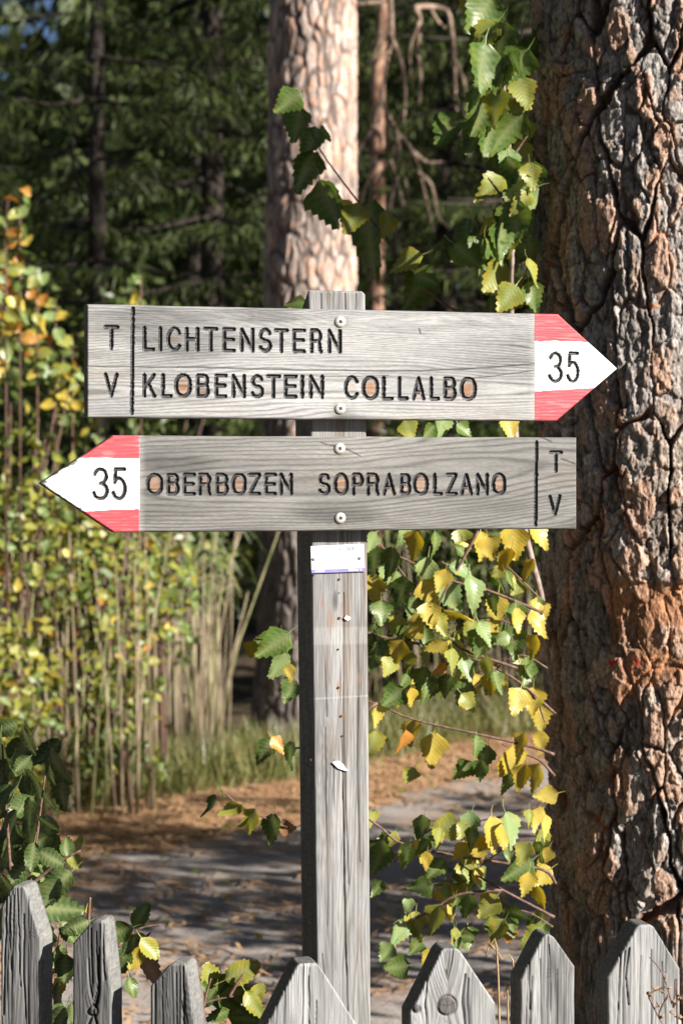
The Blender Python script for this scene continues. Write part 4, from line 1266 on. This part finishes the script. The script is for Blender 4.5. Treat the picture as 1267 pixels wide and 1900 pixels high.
# ------------------------------------------------------------------ birch sapling between post and thick pine
bx = at(1062, 1900, 4.80)
birch = thing('birch_sapling', 'young birch with green and yellow toothed leaves growing between post and thick pine', 'sapling', (bx[0], 4.80, 0))
g0 = (1066, 880 + EYE * FPX / 4.80)
twig(birch, [g0, (1058, 1700), (1046, 1450), (1027, 1270), (1012, 1170), (1001, 1099), (984, 1033), (966, 940), (955, 780), (948, 573), (950, 469), (948, 390), (945, 278), (937, 195), (931, 113), (929, 40)],
     [4.8, 4.75, 4.68, 4.55, 4.4, 4.32, 4.28, 4.28, 4.33, 4.38, 4.38, 4.38, 4.38, 4.38, 4.38, 4.38], .0095, .0028, M_STEM, 'stem', 8)
TW = [[(948, 620), (829, 568), (764, 503), (720, 451), (660, 369), (605, 295), (580, 250), (553, 187)], [(1007, 1137), (906, 1096), (837, 1077), (748, 1036), (690, 1010)],
      [(960, 1240), (868, 1209), (837, 1187), (793, 1124), (745, 1061), (692, 992)], [(887, 985), (849, 1055), (815, 1118), (808, 1170)], [(1028, 1400), (976, 1383), (881, 1361), (770, 1336), (692, 1304), (640, 1290)],
      [(1030, 1325), (963, 1266), (900, 1231), (850, 1215)], [(1030, 1640), (1007, 1614), (913, 1598), (755, 1569), (701, 1532), (640, 1500), (548, 1535), (490, 1517), (446, 1495), (411, 1466)],
      [(1028, 1702), (931, 1651), (878, 1620), (850, 1600)], [(1028, 1470), (995, 1497), (913, 1519), (843, 1525), (790, 1520)], [(1028, 1440), (1000, 1410), (960, 1395), (930, 1380)],
      [(990, 1290), (1000, 1310), (1010, 1340)], [(780, 1195), (700, 1180), (600, 1150), (540, 1190), (470, 1185)], [(700, 1304), (600, 1370), (540, 1390), (480, 1385)], [(945, 300), (965, 270), (985, 240)], [(948, 390), (920, 350), (905, 330)],
      [(931, 1651), (850, 1660), (800, 1690), (760, 1710)], [(968, 1610), (957, 1580), (940, 1560)]]
TD = [[4.5, 4.52, 4.55, 4.6, 4.65, 4.68, 4.7, 4.72], 4.12, 4.1, 4.05, 4.12, 4.2, 4.1, 4.12, 4.2, 4.2, 4.2, 4.1, 4.1, 4.3, 4.3, 4.1, 4.15]
for pts, d in zip(TW, TD): twig(birch, pts, d, .0034, .0014, M_TWIG, 'branch')
LV = """532 193 58 225 g|553 236 64 255 d|579 269 60 250 d|562 322 84 245 g|606 248 34 300 d|614 384 96 285 d|640 392 40 300 y|688 452 142 275 d|716 420 52 260 v|748 488 68 200 v|768 542 88 235 g|792 520 50 320 g|655 410 60 250 w
927 96 96 265 d|887 132 98 250 d|894 214 92 245 g|933 250 98 235 g|972 178 64 280 v|976 247 44 270 v|937 300 48 260 p|970 292 56 290 v|903 352 74 215 v|962 356 66 200 p|955 386 72 250 v|929 447 74 265 g|957 424 44 280 y|911 516 70 235 v|984 473 60 270 g|962 478 60 270 d|987 555 60 280 g|937 556 60 230 v|880 190 44 260 d|912 70 54 240 d|960 120 50 300 d|984 330 50 280 v|900 420 40 230 v|975 420 50 290 g|985 510 55 280 v
817 796 52 260 p|945 796 50 275 y|790 806 44 230 g|760 800 40 290 v|860 800 36 300 g
688 1007 40 240 p|745 999 50 260 p|695 1042 62 265 d|729 1048 62 265 d|745 1104 62 265 d|789 1072 66 255 p|860 1061 52 330 p|878 1106 68 275 p|834 1106 62 300 p|799 1102 52 305 y|917 1134 64 262 y|853 1138 56 338 l|692 1096 56 270 y|707 1140 46 270 g|770 1014 54 265 l|808 1014 50 270 g|856 1010 56 265 v|892 1017 54 270 y|909 1019 46 275 y|950 1010 62 262 y|941 1044 50 260 l|996 999 56 285 y|796 1146 50 280 y|814 1162 48 290 v|777 1162 48 255 l|733 1162 40 240 v|698 1214 66 265 d|739 1212 46 250 l|786 1187 40 260 g|805 1200 46 200 y|840 1209 46 265 v|793 1232 56 260 w|837 1231 50 270 v|862 1228 46 290 w|894 1194 56 265 d|955 1192 62 275 g|925 1187 40 200 p|954 1153 46 265 y|995 1162 56 285 y|991 1203 46 260 l|812 1244 34 210 o|881 1272 40 270 y|913 1272 46 280 l|783 1263 46 260 d|805 1276 46 255 d|830 1276 46 270 d|859 1286 50 245 d|729 1295 50 230 d|764 1286 44 210 y|698 1328 46 255 y|954 1304 52 250 y|988 1304 50 270 y|1004 1336 54 270 y|745 1378 44 255 o|797 1394 66 262 y|690 1382 54 250 v|1004 1140 40 280 y|870 1170 40 250 v|720 1240 40 250 v|760 1230 40 260 w|905 1240 42 270 w|975 1240 40 270 g|690 1180 46 255 g|716 1076 46 250 p|765 1130 44 260 g|820 1080 44 250 y|930 1060 40 230 w|980 1060 44 250 l|745 1270 40 240 g|850 1250 40 250 v
856 1430 46 225 d|900 1412 56 255 d|892 1430 40 260 d|947 1416 60 265 y|934 1424 46 250 y|971 1446 50 265 l|995 1446 52 255 l|941 1459 44 240 d|1010 1478 44 200 y|991 1520 48 245 y|785 1540 50 262 d|824 1536 52 195 v|870 1538 58 265 p|876 1560 46 280 d|909 1552 66 270 y|944 1546 70 272 p|930 1556 46 260 y|1007 1538 48 265 y|1006 1580 50 275 p|1001 1560 44 245 v|704 1592 66 262 d|755 1592 52 262 d|774 1579 36 280 y|789 1598 34 265 y|805 1618 54 235 d|853 1582 42 240 l|884 1576 54 275 y|866 1620 52 280 v|957 1618 66 215 d|976 1643 50 262 y|1001 1626 46 215 y|1006 1668 48 290 l|822 1658 52 200 l|777 1646 48 200 d|866 1671 68 280 w|903 1684 52 230 w|960 1694 54 350 d|808 1709 56 245 w|834 1696 38 290 y|756 1684 36 265 p|769 1718 46 270 v|734 1732 52 255 p|922 1732 50 240 w|946 1737 30 265 o|985 1740 50 220 v|983 1763 46 250 d|794 1778 44 235 y|735 1796 46 200 g|770 1760 36 230 g|1010 1590 40 250 y|725 1560 34 250 v|1000 1710 40 260 w|700 1650 36 240 g|840 1740 34 250 v|715 1770 40 230 d|690 1520 34 250 v|1000 1380 44 260 y|965 1380 40 250 l|760 1440 34 250 w
504 1200 72 215 d|514 1236 56 235 p|536 1284 46 240 d|524 1192 36 270 v|468 1207 34 250 y|537 1250 34 270 y|490 1398 56 240 d|538 1406 56 260 d|517 1384 38 300 o|484 1190 40 200 g|393 1500 46 255 d|424 1497 48 190 w|466 1528 52 250 w|508 1541 56 275 d|446 1528 36 200 w|536 1535 34 10 b|412 1468 24 120 d|545 563 40 190 d"""
for rec in LV.replace('\n', '|').split('|'):
    x, y, s_, a_, c_ = rec.split()
    d = (4.09 if float(y) > 700 else 4.33 if float(x) > 850 else 4.68 if float(y) < 470 else 4.5) + random.uniform(-.10, .10) + (.10 if int(x) > 985 and int(y) > 700 else 0)
    put_leaf(birch, float(x), float(y), d, float(s_) * 1.05, float(a_) + random.uniform(-8, 8), c_, edge=55 if (x == '887' and y == '132') else 0)

# more of the same leaves, smaller and deeper in the sapling
EXTRA = [[(1010, 1120), (950, 1060), (900, 1020), (850, 1000)], [(1000, 1190), (930, 1150), (880, 1150), (830, 1170)], [(1015, 1240), (960, 1215), (900, 1260), (860, 1290)], [(800, 1130), (760, 1150), (720, 1180), (690, 1230)],
         [(1020, 1560), (960, 1560), (900, 1600), (850, 1640), (790, 1640)], [(1025, 1720), (970, 1690), (900, 1700), (850, 1730)], [(820, 1525), (770, 1560), (730, 1600)], [(860, 1209), (820, 1240), (770, 1270), (720, 1290)]]
for pts in EXTRA: twig(birch, pts, 4.16, .0022, .0009, M_TWIG, 'branch')
UP = [[(936, 190), (900, 150), (885, 90)], [(945, 280), (900, 240), (880, 200)], [(948, 390), (975, 350), (985, 300)], [(948, 470), (915, 440), (895, 400)], [(948, 560), (970, 520), (985, 470)], [(932, 110), (960, 80), (975, 30)], [(929, 60), (900, 20), (880, -30)]]
for pts in UP: twig(birch, pts, 4.38, .0018, .0009, M_TWIG, 'branch')
def along(P):
    i = random.randrange(len(P) - 1); t = random.random()
    return P[i][0] + (P[i + 1][0] - P[i][0]) * t, P[i][1] + (P[i + 1][1] - P[i][1]) * t
pool = EXTRA * 2 + [TW[1], TW[2], TW[4], TW[5], TW[6][:5], TW[7], TW[8], TW[15]]
for k in range(80):
    x, y = along(random.choice(pool)); sz = random.uniform(26, 54)
    if x < 690 or x > 1000: continue
    put_leaf(birch, x + random.gauss(0, 5), y + sz * .55, random.uniform(4.04, 4.24), sz, random.gauss(266, 24), random.choice('dddggggpvvwlyy'))
for k in range(62):
    x, y = along(random.choice(UP + [[(929, 40), (945, 278)], [(945, 278), (948, 573)]])); sz = random.uniform(48, 92)
    put_leaf(birch, x + random.gauss(0, 20), y + sz * .5, random.uniform(4.25, 4.56), sz, random.gauss(262, 28), random.choice('ddggggdvw'))
# ------------------------------------------------------------------ leafy shrub at the lower left, behind the pickets
sx = at(70, 1900, 3.62)
shrub = thing('leafy_shrub', 'leafy green shrub with serrated leaves rising behind the leftmost pickets', 'shrub', (sx[0], 3.62, 0))
gy = 880 + EYE * FPX / 3.62
for pts in [[(70, gy), (50, 1800), (56, 1640), (68, 1560), (76, 1500), (84, 1440)], [(58, 1660), (20, 1600), (-5, 1540)], [(60, 1640), (110, 1600), (150, 1578)], [(70, gy), (180, 1790), (220, 1750), (262, 1722), (300, 1716)],
            [(215, 1757), (262, 1744), (280, 1730)], [(160, 1800), (166, 1690), (168, 1665)], [(90, 1860), (110, 1750), (116, 1690)], [(40, 1900), (12, 1500), (5, 1380)]]:
    twig(shrub, pts, 3.62 + random.uniform(-.05, .08), .0036, .0016, M_TWIG, 'branch')
LV2 = """8 1398 96 280 d|6 1352 54 200 d|70 1452 56 110 d|86 1480 56 300 d|56 1518 70 270 d|20 1550 86 255 d|76 1562 50 200 d|97 1594 52 330 g|146 1562 28 80 v|66 1622 46 170 p|121 1571 34 100 g|139 1598 34 300 v|62 1646 56 340 d|12 1592 66 260 d|30 1470 60 250 d|36 1620 60 230 d|90 1530 50 320 d|112 1688 86 350 g|80 1712 78 330 d|128 1734 46 300 g|164 1678 30 80 y|106 1774 42 250 g|121 1798 50 265 g|106 1834 40 240 y|116 1860 66 280 d|102 1884 46 230 g|222 1728 52 200 g|262 1697 48 60 g|276 1762 46 300 v|230 1784 52 265 g|252 1776 44 230 l|280 1800 74 300 b|243 1833 36 280 g|40 1560 60 290 d|20 1650 60 300 d|100 1660 56 250 d|150 1760 50 280 g|140 1720 50 200 d|255 1745 36 190 v|95 1440 36 280 d|44 1500 50 230 d|5 1490 66 240 d|10 1440 60 250 d|60 1590 50 260 g|245 1755 40 250 d|110 1900 60 250 d|135 1880 40 270 g"""
for rec in LV2.split('|'):
    x, y, s_, a_, c_ = rec.split()
    put_leaf(shrub, float(x), float(y), 3.62 + random.uniform(-.09, .12), float(s_) * 1.08, float(a_), ('D' if c_ == 'd' else 'G' if c_ == 'g' and float(x) < 160 else c_), 'hazel')  # most leaves take the darkened green that stands in for shade
for k in range(26):
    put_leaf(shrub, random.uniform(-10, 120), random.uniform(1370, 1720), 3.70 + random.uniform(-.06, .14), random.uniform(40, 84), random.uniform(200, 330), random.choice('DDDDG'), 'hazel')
sx = at(430, 1900, 3.5)
sprig = thing('leafy_sprig', 'small sprig of yellow green leaves between the third picket and the post', 'plant', (sx[0], 3.5, 0))
for pts in [[(430, 880 + EYE * FPX / 3.5), (380, 1900), (372, 1872), (385, 1860), (425, 1850), (462, 1847)], [(378, 1870), (384, 1840), (392, 1815)], [(425, 1850), (440, 1825), (452, 1806)]]:
    twig(sprig, pts, 3.5, .003, .0013, M_TWIG, 'branch')
for rec in "392 1812 60 110 v|424 1838 84 20 g|452 1803 68 25 v|371 1826 38 130 g|470 1866 54 300 v|457 1838 30 100 v|404 1884 46 200 g|455 1890 58 350 g|388 1850 40 60 d|430 1868 50 330 g|480 1840 36 40 w|412 1822 44 70 g".split('|'):
    x, y, s_, a_, c_ = rec.split()
    put_leaf(sprig, float(x), float(y), 3.5 + random.uniform(-.05, .06), float(s_) * 1.05, float(a_), c_, 'hazel')

# dry twig with seed heads in front of the rightmost picket, dry grass behind
sx = at(1245, 1900, 3.0)
dry = thing('dry_weed', 'dry brown twig with small seed heads before the rightmost picket', 'plant', (sx[0], 3.0, 0))
for pts in [[(1262, 880 + EYE * FPX / 3.0), (1256, 1900), (1248, 1870), (1238, 1835), (1225, 1800), (1204, 1776)], [(1236, 1830), (1215, 1838), (1200, 1846)], [(1248, 1868), (1262, 1850), (1272, 1840)], [(1240, 1845), (1222, 1880), (1228, 1900)], [(1203, 1850), (1215, 1875), (1222, 1890)]]:
    twig(dry, pts, 3.0, .0016, .0008, M_TWIG, 'stalk')
for k, (px, py) in enumerate([(1238, 1833), (1228, 1840), (1215, 1836), (1204, 1848), (1246, 1860), (1256, 1848), (1222, 1866), (1226, 1888), (1248, 1880), (1262, 1853), (1200, 1843), (1232, 1815), (1258, 1888)]):
    mb = MB(); c = at(px, py, 3.0)
    for q in range(3):
        dd = np.array((random.uniform(-1, 1), random.uniform(-1, 1), random.uniform(-.2, 1))); dd = dd / np.linalg.norm(dd) * .0062
        mb.tube([c, c + dd * .5, c + dd], .0022, .0006, 5)
    mb.build('seed_head', M_DRY, dry)
sx = at(930, 1900, 3.75)
dg = thing('dry_grass_stalks', 'bent dry straw stalks between the two right pickets', 'grass', (sx[0], 3.75, 0))
for pts in [[(950, 2500), (955, 1840), (930, 1780), (908, 1750)], [(935, 2500), (924, 1818), (910, 1752), (902, 1774)], [(940, 2500), (942, 1890), (935, 1850)]]:
    twig(dg, pts, 3.75, .0022, .0012, M_DRY, 'stalk')


# ------------------------------------------------------------------ yellow-green shrubs across the path, left
def leaf_shrub(label, x, y, zr, rx, ry, n_ind, n_stuff, codes, mat_stuff, seed, stems, group, size=(.045, .065), shoot=None, name='shrub', profile=None):
    r = np.random.default_rng(seed)
    t = thing(name, label, 'shrub', (x, y, 0), group)
    for k in range(stems):
        a = r.uniform(0, 6.28); q = r.uniform(.2, .9)
        e = np.array((x + math.cos(a) * rx * q, y + math.sin(a) * ry * q, zr[1] * r.uniform(.75, .98)))
        mb = MB(); mb.tube([(x + math.cos(a) * .1, y + math.sin(a) * .1, 0), ((2 * x + e[0]) / 3, (2 * y + e[1]) / 3, e[2] * .5), e], .009, .003, 5)
        mb.build('stem', M_TWIG, t)
    def pt():
        while True:
            p_ = r.uniform(-1, 1, 3)
            if p_[0] ** 2 + p_[1] ** 2 + abs(p_[2]) ** 3 < 1 and fbm(np.array(p_[0] * 2.5 + seed), np.array(p_[2] * 4.0 + p_[1]), 2, seed) > .47: break
        return np.array((x + p_[0] * rx, y + p_[1] * ry, zr[0] + (p_[2] * .5 + .5) * (zr[1] - zr[0])))
    P = np.array([pt() for _ in range(n_stuff)])
    if shoot:
        S_ = []
        for (px, py0, py1, d) in shoot:
            a, b = at(px, py0, d), at(px, py1, d)
            mb = MB(); mb.tube([b * (1, 1, 0) if False else np.array((b[0], b[1], max(b[2] - 1.2, 0))), (a + b) / 2, a], .006, .0025, 5); mb.build('stem', M_TWIG, t)
            m = int(abs(py1 - py0) / 13)
            for i in range(m):
                q = a + (b - a) * i / m
                put_world(t, q, r.uniform(*size) * 1.3, r.uniform(0, 360), r.choice(list('yvoygp')), r)
    D = r.normal(size=(n_stuff, 3)) + np.array((0, -.3, -.2)); Nn = r.normal(size=(n_stuff, 3)) + np.array((.5, -.9, .6))
    f = link('foliage', cards('foliage', P - np.array(t.location), D, Nn, r.uniform(size[0], size[1], n_stuff) * 1.1, r.uniform(.5, .7, n_stuff) * np.mean(size), mat_stuff), t)
    f['kind'] = 'stuff'
    for k in range(n_ind):
        p_ = pt()
        p_[1] = y - abs(p_[1] - y)                           # the leaves that face the path
        put_world(t, p_, r.uniform(*size), r.uniform(0, 360), r.choice(list(codes)), r)
    return t


def put_world(parent, p_, L, ang, code, r, kind='hazel'):
    yaw = R(r.uniform(-40, 80)); tilt = R(r.uniform(-20, 60)); a = R(ang)
    n = Vector((math.sin(yaw) * math.cos(tilt), -math.cos(yaw) * math.cos(tilt), math.sin(tilt)))
    yv = Vector((math.cos(a), r.uniform(-.5, .5), math.sin(a) * .8 - .2)).normalized()
    x = yv.cross(n).normalized(); z = x.cross(yv)
    o = link('leaf', get_leaf(kind, code), parent)
    Mx = Matrix((x * L, yv * L, z * L)).transposed().to_4x4(); Mx.translation = Vector(p_) - Vector(parent.location)
    o.matrix_local = Mx


G_SH = 'yellowing shrubs across the path'
leaf_shrub('tallest yellowing shrub at the left photo edge, with an upright shoot of orange leaves', -1.55, 10.0, (.1, 2.35), .48, .45, 220, 900, 'yvvgggpgvvggo', M_TURN, 901, 9, G_SH, shoot=[(38, 350, 640, 9.8), (70, 500, 700, 9.9), (12, 420, 720, 9.7), (104, 555, 760, 10.0), (-12, 480, 700, 9.9), (135, 640, 800, 10.1)])
leaf_shrub('yellow green shrub behind the left ends of both boards', -1.12, 10.4, (.3, 1.95), .42, .4, 200, 650, 'yvvgggpgvvggo', M_TURN, 902, 8, G_SH, shoot=[(262, 512, 640, 10.4)])
leaf_shrub('shrub showing under the left tip of the lower board, with reddish leaves', -.98, 10.9, (.5, 1.75), .30, .3, 100, 240, 'yvvgggpgv', M_BUSH, 903, 6, G_SH)
leaf_shrub('low green shrub at the verge before the reed canes', -1.10, 10.3, (.02, .72), .30, .28, 120, 420, 'ggvgvpgg', M_BUSH, 904, 6, G_SH, size=(.035, .05))
leaf_shrub('low yellow shrub at the left photo edge above the path', -1.62, 9.6, (.02, 1.0), .36, .3, 140, 420, 'yvvggpv', M_TURN, 905, 6, G_SH)
G_UN = 'dark bushes at the edge of the wood'
for i, (x, y, h_, lb) in enumerate([(-2.35, 14.2, 3.5, 'dark leafy bush above the yellow shrub at the left edge'), (-1.35, 15.2, 3.0, 'dark leafy bush left of the pale pine, behind the upper board'), (.45, 14.8, 2.4, 'dark leafy bush right of the pale pine behind the boards'),
                                    (1.25, 14.6, 2.2, 'dark leafy bush behind the yellow birch leaves'), (2.2, 15.5, 2.8, 'dark leafy bush behind the thick pine')]):
    leaf_shrub(lb, x, y, (.05, h_), .75, .6, 60, 2300, ('vgvyv' if i == 0 else 'ggvg'), (M_BUSH if i == 0 else M_DARKBUSH), 920 + i, 6, G_UN, size=(.05, .08), name='bush')
# unseen bushes added right of the frame so that their shade dapples the path
for i, (x, y, zb, h_, rx, nn, lb) in enumerate([(4.6, 5.9, 1.3, 4.0, .95, 1500, 'unseen tall dense bush added to shade the path near the thick pine, beyond the right side of the photo'), (4.3, 5.05, .8, 3.6, .8, 1500, 'unseen dense bush added to shade the path, in front in the row beyond the right side of the photo'), (3.7, 4.5, .9, 2.7, .6, 620, 'unseen loose bush added to shade the path, nearest the thick pine, beyond the right side of the photo'), (4.6, 6.8, 1.9, 3.9, .8, 330, 'unseen tall loose bush added to shade the path, in the row beyond the right side of the photo'), (3.4, 6.9, .4, 2.0, .75, 520, 'unseen lower loose bush added for shade beside the path beyond the right side of the photo'),
                                   (3.1, 7.9, .4, 1.5, .75, 480, 'unseen lowest loose bush added for shade beside the path beyond the right side of the photo'), (4.3, 8.4, .4, 2.2, .8, 560, 'unseen rearmost loose bush added for shade beside the path beyond the right side of the photo')]):
    leaf_shrub(lb, x, y, (zb, h_), rx, .6, 0, nn, 'g', M_DARKBUSH, 940 + i, 6, 'unseen bushes added to shade the path', size=(.08, .13), name='bush')

for x, y, v, sc, lb in [(4.75, 6.0, 1, .40, 'unseen young dense spruce added to shade the path, in the row of bushes beyond the right side of the photo'), (3.6, 5.55, 0, .20, 'unseen smallest dense spruce added to shade the path, in the row of bushes beyond the right side of the photo'), (4.1, 6.3, 0, .22, 'unseen low dense spruce added to shade the path, in the row of bushes beyond the right side of the photo')]:
    place_spruce(x, y, v, x, sc, lb, 'unseen young spruces added to shade the path')  # small spruces added out of view to thicken the shade on the path

# ------------------------------------------------------------------ reeds
M_CANE = noise_mat('reed_cane', (.17, .125, .075), (.42, .34, .23), 5, .7, stretch=(6, 6, 1))
M_CANE2 = noise_mat('reed_cane_green', (.15, .16, .06), (.36, .32, .16), 5, .7, stretch=(6, 6, 1))
M_BLADE = leaf_mat('reed_blade', (.10, .17, .05), (.22, .26, .09), (.34, .27, .12), trans=.35, big=True, vein=.2)


def reed_clump(label, x0, x1, y0, y1, n, hmin, hmax, seed, blades, group):
    r = np.random.default_rng(seed)
    t = thing('reed_clump', label, 'reeds', ((x0 + x1) / 2, (y0 + y1) / 2, 0), group)
    for k in range(n):
        x, y, h_ = r.uniform(x0, x1), r.uniform(y0, y1), r.uniform(hmin, hmax)
        ln = r.normal() * .06 * (1 if r.random() < .88 else 3.0)
        mb = MB(); mb.tube([(x, y, 0), (x + ln * .4 * h_, y + r.normal() * .03, h_ * .5), (x + ln * h_, y + r.normal() * .06, h_)], r.uniform(.003, .0105), .0025, 5)
        mb.build('cane', M_CANE if r.random() < .72 else M_CANE2, t)
    for k in range(blades):
        x, y, z = r.uniform(x0, x1), r.uniform(y0, y1), r.uniform(.9, 1.55)
        a = r.uniform(0, 6.28); L = r.uniform(.22, .45); w = r.uniform(.010, .018)
        V, F, C = [], [], []
        for i in range(6):
            q = i / 5
            c = np.array((x + math.cos(a) * L * q * .75, y + math.sin(a) * L * q * .4, z + L * (.8 * q - 1.1 * q * q)))
            ww = w * (1 - q) ** .6 + .001
            V += [c + np.array((-math.sin(a) * ww, .4 * ww, ww * .5)), c - np.array((-math.sin(a) * ww, .4 * ww, ww * .5))]; C += [(0, .2, .5), (0, .2, .5)]
            if i: F.append((2 * i - 2, 2 * i - 1, 2 * i + 1, 2 * i))
        link('blade', np_mesh('blade', np.array(V) - np.array(t.location), F, M_BLADE, C), t)
    return t


G_RE = 'reed clumps across the path'
reed_clump('pale reed canes rising behind the left shrubs', -1.75, -1.15, 11.2, 12.0, 26, .8, 1.35, 71, 10, G_RE)
reed_clump('reed canes with long green blades below the lower board', -1.12, -.62, 11.2, 12.4, 44, .7, 1.55, 72, 60, G_RE)
reed_clump('dense straw coloured reeds left of the pale pine foot', -1.0, -.66, 11.7, 12.6, 44, .6, 1.45, 73, 30, G_RE)
reed_clump('pale canes standing before the yellow shrubs at the left', -1.68, -.88, 9.9, 10.5, 58, .6, 1.5, 75, 8, G_RE)
reed_clump('shaded reeds behind the birch leaves right of the post', .1, 1.35, 13.4, 14.4, 34, .6, 1.5, 74, 24, G_RE)

D = np.stack([RNG.normal(size=len(FALLEN)), RNG.normal(size=len(FALLEN)), RNG.uniform(0, .3, len(FALLEN))], 1)
tag(link('fallen_leaves', cards('fallen_leaves', FALLEN, D, rand_dirs(len(FALLEN)) * .25 + np.array((0, 0, 1)), RNG.uniform(.04, .065, len(FALLEN)), RNG.uniform(.03, .045, len(FALLEN)), M_TURN)), kind='stuff')
# grass along the verge
n = 9000
x = RNG.uniform(-1.9, 2.0, n); fy = np.interp(x, [q[0] for q in FAR], [q[1] for q in FAR])
y = fy + np.where(x < -.1, RNG.uniform(.85, 2.1, n), RNG.uniform(.7, 2.6, n))
D = np.stack([RNG.normal(size=n) * .35, RNG.normal(size=n) * .35, np.ones(n)], 1)
M_GRASS = leaf_mat('verge_grass', (.07, .12, .025), (.20, .21, .07), (.28, .22, .10), trans=.35, big=False, vein=0)
me = cards('grass', np.stack([x, y, np.zeros(n)], 1), D, rand_dirs(n) + np.array((.2, -.8, 0)), RNG.uniform(.08, .30, n), RNG.uniform(.006, .012, n), M_GRASS)
tag(link('grass', me), kind='stuff')
